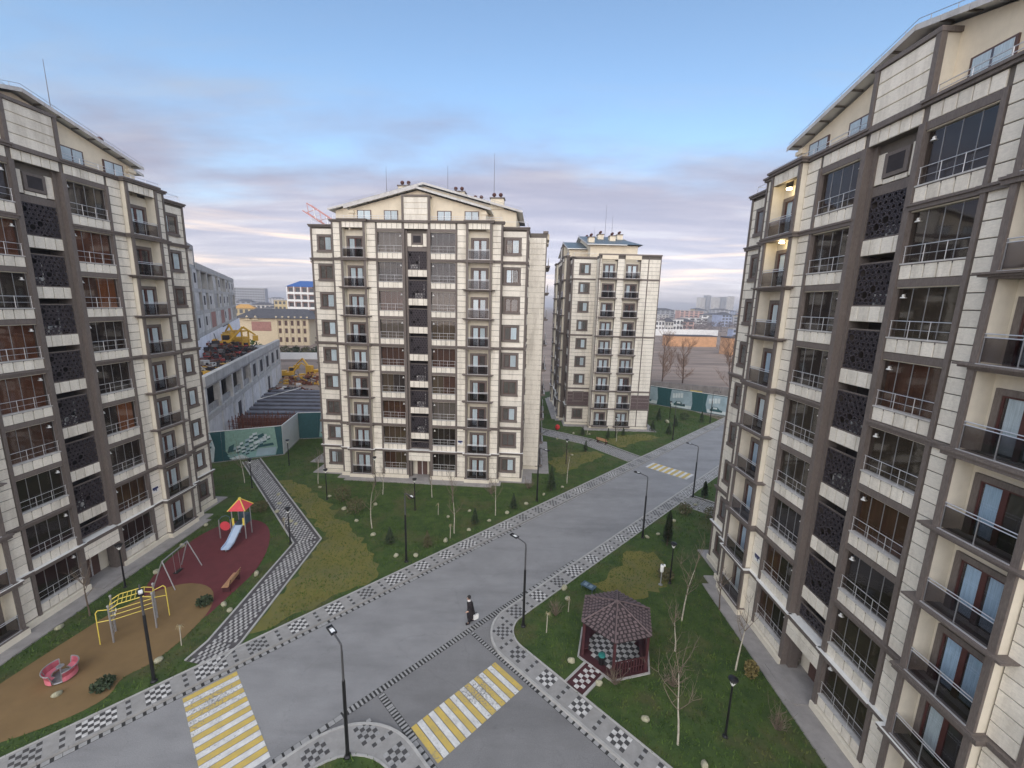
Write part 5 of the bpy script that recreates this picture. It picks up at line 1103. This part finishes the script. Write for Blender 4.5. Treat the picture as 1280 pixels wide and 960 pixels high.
def art_blocks(q4, pg, L_, h, rr):
    x0, x1 = L_*.30, L_*.93; pg([(x0+.5, .2), (x1-.3, .2), (x1, 1.2), (x1-.2, h-.05), (x0, h-.05), (x0-.1, 1.4)], TEALG)
    pg([(x0+.5, .2), (x1-.3, .2), (x1-.2, .9), (x0+2.3, 1.0), (x0, .85)], TEALP); pg([(x0+3.1, .3), (x1-.3, .3), (x1-.15, 1.3), (x0+3.4, 1.3)], BANSKY); pg([(x0+.2, .4), (x0+1.6, .75), (x0+2.4, .2), (x0+.5, .2)], TEALW)
    for i in range(6):
        for j in range(4): u = x0+.55+i*.50+j*.52+rr.uniform(-.1, .1); v = 1.35+i*.36-j*.20+rr.uniform(-.1, .1); k_ = rr.uniform(.8, 1.25); q4(u, v, u+.46*k_, v+.30, TEALW if (i+j) % 3 else BANSKY, .12); q4(u+.02, v-.2, u+.42*k_, v, TEALD, .10)
    for i in range(4): q4(x0+3.1+i*.35, 1.9+i*.16, x0+3.42+i*.35, 2.25+i*.2, TEALW, .1)
    pg([(x0+.1, 1.2), (x0+.7, 1.3), (x0+.9, 2.3), (x0+.3, 2.0)], TEALD); pg([(x0+3.2, 1.45), (x1-.4, 1.6), (x1-.5, 1.95), (x0+3.5, 1.75)], TEALD); pg([(x0+3.6, 2.7), (x0+4.3, 3.0), (x0+4.2, 3.4), (x0+3.5, 3.1)], TEALD)
    pg([(.1, .2), (L_*.14, .2), (L_*.17, h*.5), (L_*.13, h-.1), (.1, h-.1)], TEALW)
    for i in range(5): q4(.3+.2*i, .5+.5*i, .9+.1*i, .75+.5*i, TEALD if i % 2 else BANSKY, .05)
def art_tower(q4, pg, L_, h, rr):
    pg([(L_*.35, .3), (L_-.1, .3), (L_-.1, h-.1), (L_*.4, h-.1)], BANSKY); pg([(L_*.35, .3), (L_-.1, .3), (L_-.1, 1.0), (L_*.36, 1.1)], TEALP)
    for i in range(6):
        for j in range(6): q4(L_*.5+i*.42, 1.1+j*.38, L_*.5+i*.42+.3, 1.28+j*.38, TEALD, .06)
def art_cars(q4, pg, L_, h, rr):
    x = .4
    while x < L_-4:
        w = min(5.2, L_-x-.3); pg([(x+.4, .3), (x+w-.8, .3), (x+w-.6, 1.6), (x+w-.9, h-.15), (x+.2, h-.15), (x, 1.8)], BANSKY); pg([(x+.4, .3), (x+w-.8, .3), (x+w-.7, 1.0), (x+.3, 1.0)], TEALW)
        for i in range(4): q4(x+.5+i*.55, 2.2+.1*i, x+.95+i*.55, 3.2+.1*i, TEALW); 
        cx = x+w*.38; pg([(cx-1.1, .7), (cx+1.2, .7), (cx+1.25, 1.05), (cx+.7, 1.2), (cx+.3, 1.65), (cx-.6, 1.65), (cx-.95, 1.15), (cx-1.15, 1.05)], TEALD); q4(cx-.5, 1.2, cx+.25, 1.55, TEALW)
        x += 7.2
hoarding('teal hoarding printed with stepped white terraces at the head of the footpath', (-38.8, 49.9), (-30.7, 54.0), 4.1, art_blocks, 1)
hoarding('short white-edged hoarding return running back from the terraces print', (-30.7, 54.0), (-31.9, 60.6), 4.1, lambda *a: None, 2, WHITE)
hoarding('teal hoarding with dark tower print left of the middle building', (-31.9, 60.6), (-24, 62.4), 4.1, art_tower, 3)
hoarding('long teal hoarding printed with cars behind the farther building', (28.0, 92.6), (46.5, 77.6), 4.1, art_cars, 4)
YB = mat('yellow_board', (0.55, 0.42, 0.10), .6, var=.2); b = MB(); b.box(-1.2, 1.2, -.03, .03, 3.3, 4.1, YB); b.tube((0, .1, 0), (0, .1, 4.1), .05, GREYM, 6)
thing('notice_board', 'yellow notice board sticking out above the car hoarding', 'sign', (38.6, 86.2, 0), math.atan2(-15, 18.5), me=b)
b = MB(); b.lathe([(.02, 0), (.3, .15), (.42, .5), (.3, .85), (.02, 1.0)], mat('red_cloth', (.5, .03, .03), .7), 12); thing('red_ball', 'round red object on the far footpath beside the middle building', 'ball', (7.9, 68.6, .1), me=b)
# ================================================================== BUILDING SITE AND CITY BEHIND
def axis_thing(name, label, cat, p, q, group=None):
    a = math.atan2(q[1]-p[1], q[0]-p[0]); return thing(name, label, cat, (p[0], p[1], -.3), a, group=group), math.hypot(q[0]-p[0], q[1]-p[1])
CONC_P = mat('raw_concrete_mid', (0.47, 0.46, 0.44), .95, var=.2, scale=.6, dirt=.45)
CONC_D = mat('raw_concrete_dark', (0.20, 0.19, 0.185), .95, var=.3, scale=.5, dirt=.5); CONC_L = mat('raw_concrete_pale', (0.60, 0.585, 0.56), .95, var=.25, scale=.6, dirt=.6); RUST = mat('rust', (0.16, 0.055, 0.032), .9, var=.35, scale=2); BRICKR = mat('brick_red_infill', (0.36, 0.19, 0.16), .9, var=.2, scale=1); TARP = mat('white_tarp', (0.80, 0.81, 0.86), .8, var=.12, scale=.3)
WHTP = mat('stained_white_plaster', (0.68, 0.67, 0.66), .95, var=.18, scale=.5, dirt=.6)
CYEL = mat('machine_yellow', (0.62, 0.36, 0.04), .5, var=.15); CRED = mat('scrap_red', (0.36, 0.05, 0.04), .7, var=.3)
# low unfinished concrete hall; local +x runs away from the viewer, local -y faces the site
t, L_ = axis_thing('unfinished_hall', 'long low unfinished concrete hall with dark openings left of the hoarding', 'building', (-41.0, 54.5), (-60.6, 108))
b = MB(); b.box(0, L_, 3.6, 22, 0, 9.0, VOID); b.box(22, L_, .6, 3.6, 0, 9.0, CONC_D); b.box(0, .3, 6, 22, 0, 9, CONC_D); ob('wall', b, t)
b = MB(); b.box(-.2, L_+.2, -.25, 22, 9.0, 9.35, CONC); b.box(-.3, L_+.2, -.4, .35, 9.35, 10.7, CONC_P); ob('roof_slab', b, t)
b = MB(); b.box(-.4, L_, -.30, .6, 4.6, 5.4, CONC_P); ob('floor_slab', b, t)
nb = 9; bw = L_/nb
for i in range(nb+1): b = MB(); b.box(i*bw-.35, i*bw+.35, -.26, .6, 0, 9.0, CONC_L); ob('column', b, t)
for i in range(nb):
    b = MB(); b.box(i*bw+.36, (i+1)*bw-.36, -.16, .5, .2, 4.5, WHTP if i % 4 != 2 else CONC_L); 
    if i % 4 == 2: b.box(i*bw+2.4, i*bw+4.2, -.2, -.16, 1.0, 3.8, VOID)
    ob('infill_panel', b, t)
    if i >= 4:
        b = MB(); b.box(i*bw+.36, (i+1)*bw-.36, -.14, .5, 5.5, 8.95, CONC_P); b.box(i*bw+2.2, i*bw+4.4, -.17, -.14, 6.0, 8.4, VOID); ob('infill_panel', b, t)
    else:
        b = MB(); b.box(i*bw+.36, (i+1)*bw-.36, .1, .4, 5.4, 6.3, CONC); ob('parapet_panel', b, t)
for j in range(4): b = MB(); b.box(-.3, .5, 2+j*5.6, 2.9+j*5.6, 0, 9.0, CONC_L); ob('column', b, t)
SLABD = mat('dark_scrap', (.05, .045, .045), .9, var=.4)
def heap(label, x, y, z, r, h, seed, mats, n=160, name='debris_heap', cat='debris', stretch=(1, 1), ang=0):
    rr = random.Random(seed); b = MB(); c, s_ = math.cos(ang), math.sin(ang)
    for i in range(n):
        f = rr.random()**.6; a = rr.uniform(0, 6.28); px, py = math.cos(a)*f*r*stretch[0], math.sin(a)*f*r*stretch[1]; pz = h*(1-f)*rr.random(); ln = rr.uniform(.3, 1.6); d = Vector((rr.gauss(0, 1), rr.gauss(0, 1), rr.gauss(0, .35))).normalized()
        p = Vector((px*c-py*s_, px*s_+py*c, pz)); m = rr.choice(mats)
        if rr.random() < .5: b.tube(p, p+d*ln*1.4, rr.uniform(.05, .12), m, 4)
        else: b.obox(p, (d.x, d.y, 0) if abs(d.x)+abs(d.y) > .2 else (1, 0, 0), ln*.5, (-d.y, d.x, 0) if abs(d.x)+abs(d.y) > .2 else (0, 1, 0), ln*.35, p.z-.2, p.z+rr.uniform(.1, .6), m)
    return thing(name, label, cat, (x, y, z), me=b)
heap('heap of dark scrap and red sheets on the roof of the unfinished hall', -62.0, 84, 9.1, 11, 3.2, 1, [CONC_D, RUST, VOID, CRED, VOID, SLABD, SLABD], 900, stretch=(.75, 1.9), ang=.35)
heap('pile of pale and orange rubble on the near roof end of the unfinished hall', -52, 66, 9.1, 7, 2.0, 2, [CONC_L, RUST, CYEL, CONC_D, VOID, VOID, SLABD], 480, stretch=(.7, 1.3), ang=.35)
heap('brown scrap pile with timber beyond the dark slabs', -52, 108, -.3, 7, 2.6, 3, [RUST, CONC_D, WOOD, RUST, CONC_L, CYEL], 520, stretch=(1.3, .8))
heap('dark rubble strip at the foot of the unfinished hall', -53, 93, -.3, 7, 1.2, 4, [CONC_D, VOID, CONC_L, RUST, SLABD], 420, stretch=(1.2, .6))
def excavator(label, x, y, z, rot, sc=1.0):
    t = thing('excavator', label, 'excavator', (x, y, z), rot, group='yellow site machines'); t.scale = (sc,)*3
    for s in (-1, 1): b = MB(); b.prism([(-1.9, s*1.1-.3), (1.9, s*1.1-.3), (1.9, s*1.1+.3), (-1.9, s*1.1+.3)], .15, .85, BLACKM); ob('track', b, t)
    b = MB(); b.prism([(-2.0, -1.3), (1.5, -1.3), (1.5, 1.3), (-1.6, 1.3)], .95, 1.9, CYEL); b.box(-2.1, -.6, -1.3, 1.3, 1.9, 2.3, CYEL); bd = ob('body', b, t)
    b = MB(); b.box(.0, 1.5, .2, 1.3, 1.9, 3.2, CYEL); cb = ob('cab', b, t); b = MB(); b.box(1.49, 1.53, .3, 1.2, 2.1, 3.0, VOID); b.box(.15, 1.35, .15, .19, 2.1, 3.0, VOID); ob('window', b, cb)
    b = MB(); b.tube((1.2, -.4, 1.8), (3.6, -.4, 4.6), .28, CYEL, 6, .2); b.tube((3.6, -.4, 4.6), (5.6, -.4, 3.0), .22, CYEL, 6, .15); ar = ob('boom', b, t)
    b = MB(); b.prism([(5.1, -.9), (6.0, -.9), (6.0, .1), (5.1, .1)], 1.9, 2.9, CYEL); ob('bucket', b, ar)
excavator('yellow excavator at the far end of the unfinished hall roof', -66.5, 101, 9.1, 2.6, 1.1); excavator('orange-yellow excavator in the middle of the hall roof scrap', -64.0, 92, 9.1, .6, 1.15)
excavator('yellow excavator half hidden by the left edge of the middle building', -54.0, 113, -.3, 2.9, 1.1); excavator('small yellow machine on the scrap pile behind the dark slabs', -60.5, 112, -.3, .3, .9)
t = thing('tower_scaffold', 'yellow steel frame cage on the hall roof behind the parapet', 'scaffold', (-65.2, 96, 9.1))
for x in (0, 3.2):
    for y in (0, 2.4): b = MB(); b.box(x-.14, x+.14, y-.14, y+.14, 0, 4.2, CYEL); ob('post', b, t)
b = MB()
for z in (2.2, 4.1): b.box(0, 3.2, -.12, .12, z-.12, z+.12, CYEL); b.box(0, 3.2, 2.28, 2.52, z-.12, z+.12, CYEL); b.box(-.12, .12, 0, 2.4, z-.12, z+.12, CYEL); b.box(3.08, 3.32, 0, 2.4, z-.12, z+.12, CYEL)
ob('beam', b, t)
# rebar and dark foundation slabs behind the hoarding
t = thing('rebar_cage', 'rusty reinforcement cage standing just behind the terraces hoarding', 'rebar', (-38.4, 62.8, -.3), math.radians(8)); b = MB()
for i in range(16):
    for j in range(5): b.tube((-5+i*.68, j*1.0, 0), (-5+i*.68+rnd.uniform(-.1, .1), j*1.0, 2.7+rnd.uniform(-.3, .3)), .055, RUST, 4)
ob('vertical_bar', b, t, kind='stuff'); b = MB()
for j in range(5):
    for z in (.8, 1.6, 2.3): b.tube((-5.2, j*1.0, z), (5.4, j*1.0, z), .045, RUST, 4)
ob('horizontal_bar', b, t, kind='stuff')
SLABM = mat('dark_slab', (0.070, 0.070, 0.082), .8, var=.3, scale=.5)
t = thing('foundation', 'dark ribbed foundation slabs between hoarding and scrap pile', 'foundation', (-45, 76, -.3), math.radians(4)); b = MB(); b.box(-9, 15, -8, 18, 0, .5, SLABM); ob('slab', b, t)
for i in range(8): b = MB(); b.box(-7, 14.6, -7+i*3.1, -5.4+i*3.1, .5, 1.1, mat('slab_rib', (0.13, 0.13, 0.15), .8, var=.3, scale=.5)); ob('rib', b, t)
b = MB(); b.tube((-9, -8, 1.2), (-2, 18, 1.2), .12, CONC_L, 5); ob('edge_beam', b, t)
# tall unfinished block
t, L_ = axis_thing('unfinished_block', 'tall unfinished concrete block with white sheeting behind the left building', 'building', (-55.5, 72.5), (-98.5, 150)); 
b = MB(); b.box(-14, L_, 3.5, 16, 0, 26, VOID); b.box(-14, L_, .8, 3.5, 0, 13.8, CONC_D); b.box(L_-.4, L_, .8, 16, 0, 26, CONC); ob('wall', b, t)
for k in range(7): b = MB(); b.box(-14.2, L_+.2, -.3, 16, 1.5+k*4.15-.35, 1.5+k*4.15+.35, CONC_P); ob('floor_slab', b, t)
b = MB(); b.box(10, L_+.3, -.40, 16, 26.2, 27.4, CONC_P); ob('parapet', b, t)
b = MB(); b.box(-14, 9.5, -.3, 0.4, 29.4, 30.3, CONC); b.box(-14, -12, -.3, .4, 26.4, 29.4, CONC); b.box(8.1, 9.5, -.3, .4, 26.4, 29.4, CONC); b.box(-4, -2.8, -.3, .4, 26.4, 29.4, CONC); b.box(8.1, 9.5, .4, 12, 29.4, 30.3, CONC); ob('roof_frame', b, t)
nb = 11; bw = (L_+14)/nb
for i in range(nb+1): b = MB(); b.box(-14+i*bw-.45, -14+i*bw+.45, -.38, .8, 0, 26.0, CONC_P); ob('column', b, t)
rr_ = random.Random(8)
for k in range(3, 6):
    for i in range(nb):
        if rr_.random() < .2: continue
        b = MB(); m = (rr_.choice([BRICKR, CONC_L, BRICKR, CONC_L]) if k == 3 else CONC_L if rr_.random() < .7 else CONC); z0 = 1.85+k*4.15; w0 = -14+i*bw+.5; b.box(w0, w0+(bw-1.0)*(1 if rr_.random() < .5 else .62), -.30, .6, z0, z0+3.4, m)
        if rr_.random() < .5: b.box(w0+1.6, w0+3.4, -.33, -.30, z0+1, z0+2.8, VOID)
        ob('infill_panel', b, t)
for k in range(0, 3):
    for i in range(0, nb, 2): b = MB(); b.box(-14+i*bw+.1, -14+(i+2)*bw-.1, -.5, -.42, k*4.3+.6+(.4 if i % 4 else 0), k*4.3+4.7+(.3 if i % 3 else 0), TARP); ob('sheeting', b, t)
# cream mansion with dark roof
CRM = mat('cream_plaster', (0.62, 0.52, 0.36), .9, var=.1); DROOF = mat('dark_tile_roof', (0.075, 0.075, 0.085), .8, var=.25, scale=1.0)
t = thing('cream_villa', 'cream villa row with dark roof and brick panels beyond the scrap', 'house', (-108, 192, -.3), math.radians(12))
b = MB(); b.box(-15, 14, 0, 14, 0, 12.4, CRM); ob('wall', b, t)
b = MB(); b.add([(-17, -1.2, 12.2), (18, -1.2, 12.2), (18, 16, 12.2), (-17, 16, 12.2), (-10, 7, 16.4), (12, 7, 16.4)], [(0, 1, 5, 4), (1, 2, 5), (2, 3, 4, 5), (3, 0, 4)], DROOF); ob('roof', b, t)
for i, x in enumerate((-13, -9.6)): b = MB(); b.add([(x, -.6, 11.2), (x+3, -.6, 11.2), (x+1.5, -.6, 13.4), (x, -.4, 11.2), (x+3, -.4, 11.2), (x+1.5, -.4, 13.4)], [(0, 1, 2), (5, 4, 3), (0, 2, 5, 3), (1, 4, 5, 2)], CRM); ob('dormer', b, t)
b = MB(); b.box(-10, -2, -.12, 0, 6.5, 10.6, BRICKR); ob('brick_panel', b, t)
for i in range(6): b = MB(); b.box(0+i*2.6, .7+i*2.6, -.4, 0, 0, 13.2, CRM); ob('pilaster', b, t); 
for i in range(5):
    for z in (1.5, 5.5, 9): b = MB(); b.box(1.1+i*2.6, 2.2+i*2.6, -.06, 0, z, z+2.2, FRAME); ob('window', b, t)
def block(label, x, y, w, d, h, rot, wm, floors, cols, group, roof=None, balc=False, name='apartment_building', cat='apartment building', sill=None):
    t = thing(name, label, cat, (x, y, -.3), rot, group=group); b = MB(); b.box(-w/2, w/2, 0, d, 0, h, wm); ob('wall', b, t)
    fh = h/floors; cw = w/cols
    for k in range(floors):
        for i in range(cols): b = BLKM.get((round(cw, 1), round(fh, 1)))
        for i in range(cols):
            key = (round(cw, 2), round(fh, 2))
            if key not in BLKM: q = MB(); q.box(-cw*.3, cw*.3, -.12, .02, 0, fh*.55, FRAME2); q.box(-cw*.3, cw*.3, -.2, -.02, -.12, 0, WHITE); BLKM[key] = q.mesh('window')
            ob('window', BLKM[key], t, (-w/2+(i+.5)*cw, 0, k*fh+fh*.3))
    if roof: b = MB(); b.add([(-w/2-.8, -.8, h), (w/2+.8, -.8, h), (w/2+.8, d+.8, h), (-w/2-.8, d+.8, h), (-w*.2, d/2, h+3.4), (w*.2, d/2, h+3.4)], [(0, 1, 5, 4), (1, 2, 5), (2, 3, 4, 5), (3, 0, 4), (3, 2, 1, 0)], roof); ob('roof', b, t)
    else: b = MB(); b.box(-w/2-.2, w/2+.2, -.2, d+.2, h, h+.7, CONC); ob('parapet', b, t)
    if balc:
        for k in range(1, floors): b = MB(); b.box(-w/2, w/2, -1.2, 0, k*fh, k*fh+.25, WHITE); b.box(-w/2, w/2, -1.2, -1.1, k*fh+.25, k*fh+1.1, WHITE); ob('balcony', b, t)
        for i in range(cols+1): b = MB(); b.box(-w/2+i*cw-.2, -w/2+i*cw+.2, -1.25, 0, 0, h, WHITE); ob('pier', b, t)
    return t
BLKM = {}; FRAME2 = mat('far_window', (0.06, 0.065, 0.075), .4, var=.2); BROOF = mat('blue_roof', (0.04, 0.11, 0.32), .5, var=.15)
PW = mat('pale_wall', (0.60, 0.58, 0.55), .9, var=.12, scale=.2); PINKW = mat('pink_wall', (0.52, 0.34, 0.30), .9, var=.12, scale=.2); YW = mat('ochre_wall', (0.52, 0.42, 0.24), .9, var=.1, scale=.2); GW = mat('grey_wall', (0.34, 0.35, 0.38), .9, var=.12, scale=.2); ORW = mat('orange_brick', (0.55, 0.31, 0.17), .9, var=.15, scale=.6, bump=.2, bscale=3); BW = mat('bluish_wall', (0.33, 0.38, 0.52), .9, var=.1, scale=.2); WW = mat('white_plaster', (0.74, 0.74, 0.73), .9, var=.08, scale=.3)
block('white apartment block with blue roof left of the middle building', -113.5, 232, 17, 14, 27.5, math.radians(14), PINKW, 7, 5, None, BROOF, True)
block('low ochre block between the villa roof and the blue-roofed block', -172, 322, 17, 12, 19.5, math.radians(10), YW, 5, 6, 'distant blocks at the left horizon')
block('long grey slab block on the left horizon', -436, 705, 46, 14, 36, math.radians(12), GW, 9, 12, 'distant blocks at the left horizon')
block('orange-yellow gabled house under the grey slab on the left horizon', -232, 365, 16, 10, 12, math.radians(20), YW, 2, 4, 'distant blocks at the left horizon', mat('orange_roof', (.5, .28, .08), .8))
for i, (x, y, w, h, m, nm) in enumerate([(-262, 420, 22, 9, WW, 'white sheds row left of the ochre block'), (-222, 430, 14, 8, PW, 'pale shed directly behind the villa roof'), (-330, 560, 26, 12, PW, 'pale long house far behind the villa'), (-300, 640, 18, 16, GW, 'grey house near the antenna masts on the left horizon')]):
    block(nm, x, y, w, 10, h, math.radians(15), m, 2, 5, 'distant blocks at the left horizon', DROOF, name='house', cat='house')
for i, (x, y, h) in enumerate([(-240, 640, 62), (-225, 640, 55)]): b = MB(); b.tube((0, 0, 0), (0, 0, h), .6, GREYM, 4, .15); thing('antenna_mast', ORD[i]+' thin antenna mast from the left on the left horizon', 'mast', (x, y, -.3), me=b, group='antenna masts')
# site wall, hedge
b = MB(); b.box(-7, 7, 0, .3, 0, 2.4, WW); thing('wall', 'white site wall left of the middle building', 'wall', (-77, 148, -.3), math.radians(10), me=b)
def leafmass(name, label, cat, x, y, rx, ry, h, n, m, seed, q=.5, z=-.3):
    rr = random.Random(seed); b = MB()
    for i in range(n):
        a, c = rr.gauss(0, .45), rr.gauss(0, .45); p = Vector((a*rx, c*ry, h*(.15+.8*rr.random())*max(.3, 1-(a*a+c*c)*.5))); d = Vector((rr.gauss(0, 1), rr.gauss(0, 1), rr.gauss(0, 1))).normalized()*q*rr.uniform(.5, 1.2); e = d.orthogonal().normalized()*q*rr.uniform(.3, .7); b.add([p-d-e, p+d-e, p+d+e, p-d+e], [(0, 1, 2, 3)], m)
    return b
for i in range(5): 
    b = leafmass('', '', '', 0, 0, 3.2, 2.5, 4.2, 220, CON_G if i % 2 else CON_B, 300+i, .35); t = thing('evergreen_shrub', ORD[i]+' dark evergreen from the left in the row above the white site wall', 'shrub', (-84+i*3.6, 154+i*.8, -.3), me=b, group='evergreens above the white site wall')
b = leafmass('', '', '', 0, 0, 3.5, 3, 5.5, 260, mat('fresh_green', (.10, .16, .04), .8), 320, .4); thing('leafy_tree', 'fresh green tree top between white sheeting and yellow machines', 'tree', (-76, 122, 3.5), me=b)
# red and white crane boom behind the middle building
CRW = mat('crane_red', (0.55, 0.27, 0.25), .5, var=.1)
t = thing('crane', 'pale red lattice crane boom rising behind the left roof corner', 'crane', (-26, 85.5, -.3)); b = MB(); p, q = Vector((0, 0, 29.5)), Vector((-14.4, 0, 38.4)); d = (q-p).normalized(); u = Vector((-d.z, 0, d.x)); w = Vector((0, 1, 0))
cs = [u*.8+w*.8, u*.8-w*.8, -u*.8-w*.8, -u*.8+w*.8]; n = 12
for c in cs: b.tube(p+c, q+c, .11, CRW, 5)
for i in range(n):
    a0, a1 = p.lerp(q, i/n), p.lerp(q, (i+1)/n)
    for k in range(4): b.tube(a0+cs[k], a1+cs[(k+1) % 4], .06, CRW if i % 2 else WHITE, 4)
ob('boom', b, t); b = MB(); b.tube((0, 0, 0), (0, 0, 30), .8, CRW, 4); ob('mast', b, t)
# right: field, brick ruins, long white wall, bare trees
def plain(name, label, cat, x, y, w, d, h, rot, m, top=None, group=None):
    t = thing(name, label, cat, (x, y, -.3), rot, group=group); n = max(1, round(w/9)); 
    for i in range(n): b = MB(); b.box(-w/2+i*w/n+.03, -w/2+(i+1)*w/n-.03, 0, d, 0, h+rnd.uniform(-.12, .12), m); ob('wall_section', b, t)
    if top: b = MB(); b.box(-w/2-.2, w/2+.2, -.2, d+.2, h, h+.5, top); ob('coping', b, t)
plain('brick_shed', 'long low orange brick shed in the bare field', 'shed', 103, 241, 29, 8, 5.8, math.radians(8), ORW, DROOF)
plain('brick_shed', 'square orange brick shed at the edge of the right building', 'shed', 107.5, 200, 9.5, 8, 8.0, math.radians(6), ORW, DROOF)
plain('perimeter_wall', 'long white perimeter wall at the far side of the field', 'wall', 138, 336, 54, .5, 5.2, math.radians(9), WW)
plain('perimeter_wall', 'low dark concrete wall behind the car hoarding', 'wall', 42.5, 104, 36, .4, 2.6, math.radians(-24), CONC_D)
for i, (x, y, h, sd, w) in enumerate([(42.4, 117, 12.5, 5, 'largest reddish bare tree at the corner of the farther building'), (48.6, 118, 10.5, 6, 'reddish bare tree left of the field centre'), (56.4, 106, 12.0, 7, 'bent bare tree beside the right building in the field')]):
    bare_tree(w, x, y, h, 500+sd, mat('field_bark', (.07, .045, .035), .9), TWIG_R, (0, 0) if i < 2 else (-.2, 0), .25, .2, 4, 'bare trees in the field', -.3, 15, .8, nb=(4, 6))
for i, (x, y, w, d, h, m, ro, nm) in enumerate([(134, 388, 9, 8, 9.5, WW, None, 'white house nearest the farther building edge'), (144, 392, 8, 8, 9.0, PW, DROOF, 'white house second along the far wall'), (153.5, 396, 10, 8, 11, WW, None, 'white arched house right of centre behind the far wall'), (177, 440, 22, 12, 8, PINKW, DROOF, 'reddish low house among grey trees'), (171, 322, 9, 6, 6.8, BW, None, 'blue cabin at the right end of the white wall'), (184, 330, 12, 6, 7.5, PW, BROOF, 'pale blue cabin beside the right building edge')]): block(nm, x, y, w, d, h, math.radians(10), m, 2, 3, 'houses behind the far white wall', ro, name='house', cat='house')
CR = random.Random(77); names = []
WM = [PW, PINKW, YW, GW, WW, BW, PW, WW]; WN = ['pale', 'pinkish', 'ochre', 'grey', 'white', 'bluish', 'pale', 'white']
specs = []
for i in range(64):
    Y = CR.uniform(480, 1700); f = CR.uniform(.33, .60) if i < 46 else CR.uniform(-.70, -.46); k = CR.randrange(8)
    h = CR.choice((8, 10, 12, 15, 18)) + (6 if Y > 1000 else 0); specs.append((f > 0, k, f, Y, CR.uniform(16, 50), h, CR.uniform(-.2, .5), CR.choice((None, None, DROOF))))
cnt = {}
for side, k, f, Y, w, h, ro_, top in sorted(specs, key=lambda q: q[2]):
    key = (side, WN[k]); n = cnt.get(key, 0); cnt[key] = n+1
    block(ORD[n]+' '+WN[k]+' city block from the left on the hazy '+('right' if side else 'left')+' horizon', f*Y, Y, w, 14, h, ro_, WM[k], max(2, int(h/3.2)), max(3, int(w/8)), 'city blocks on the '+('right' if side else 'left')+' horizon', top)
for i, (x, y, w, h) in enumerate([(616, 1400, 22, 58), (640, 1410, 16, 66), (664, 1400, 22, 60), (688, 1405, 18, 62), (712, 1400, 16, 64)]): block(ORD[i]+' tower from the left in the high-rise cluster on the right horizon', x, y, w, 16, h, .4, GW if i % 2 else PW, 16, 5, 'high-rise cluster on the right horizon')
TM = mat('far_bare_trees', (0.125, 0.105, 0.105), .95, var=.25, scale=.02); FT = random.Random(5); b = MB()
for i in range(520):
    Y = FT.uniform(345, 1500)**1.0; f = FT.uniform(.33, .62) if i < 360 else FT.uniform(-.72, -.44)
    if f < 0 and Y < 430: continue
    x, R, hh = f*Y+FT.uniform(-20, 20), FT.uniform(3, 7), FT.uniform(5, 10)
    for j in range(34):
        p = Vector((x+FT.gauss(0, .5)*R, Y+FT.gauss(0, .5)*R, hh*(.25+.75*FT.random())-.3)); d = Vector((FT.gauss(0, 1), FT.gauss(0, 1), FT.gauss(0, 1))).normalized()*FT.uniform(.6, 1.5); e = d.orthogonal().normalized()*FT.uniform(.2, .6); b.add([p-d, p+e, p+d, p-e], [(0, 1, 2, 3)], TM)
ob('far_trees', b, kind='stuff')

# ================================================================== HAZE
hz = bpy.data.materials.new('haze'); hz.use_nodes = True; nt = hz.node_tree; nt.nodes.clear(); o_ = nt.nodes.new('ShaderNodeOutputMaterial'); pv = nt.nodes.new('ShaderNodeVolumePrincipled')
pv.inputs['Color'].default_value = (.86, .88, .95, 1); pv.inputs['Density'].default_value = .00035; pv.inputs['Anisotropy'].default_value = .1; nt.links.new(pv.outputs[0], o_.inputs['Volume'])
b = MB(); b.box(-3600, 3600, -400, 5300, -1.4, 78, hz); ob('haze', b, kind='stuff')
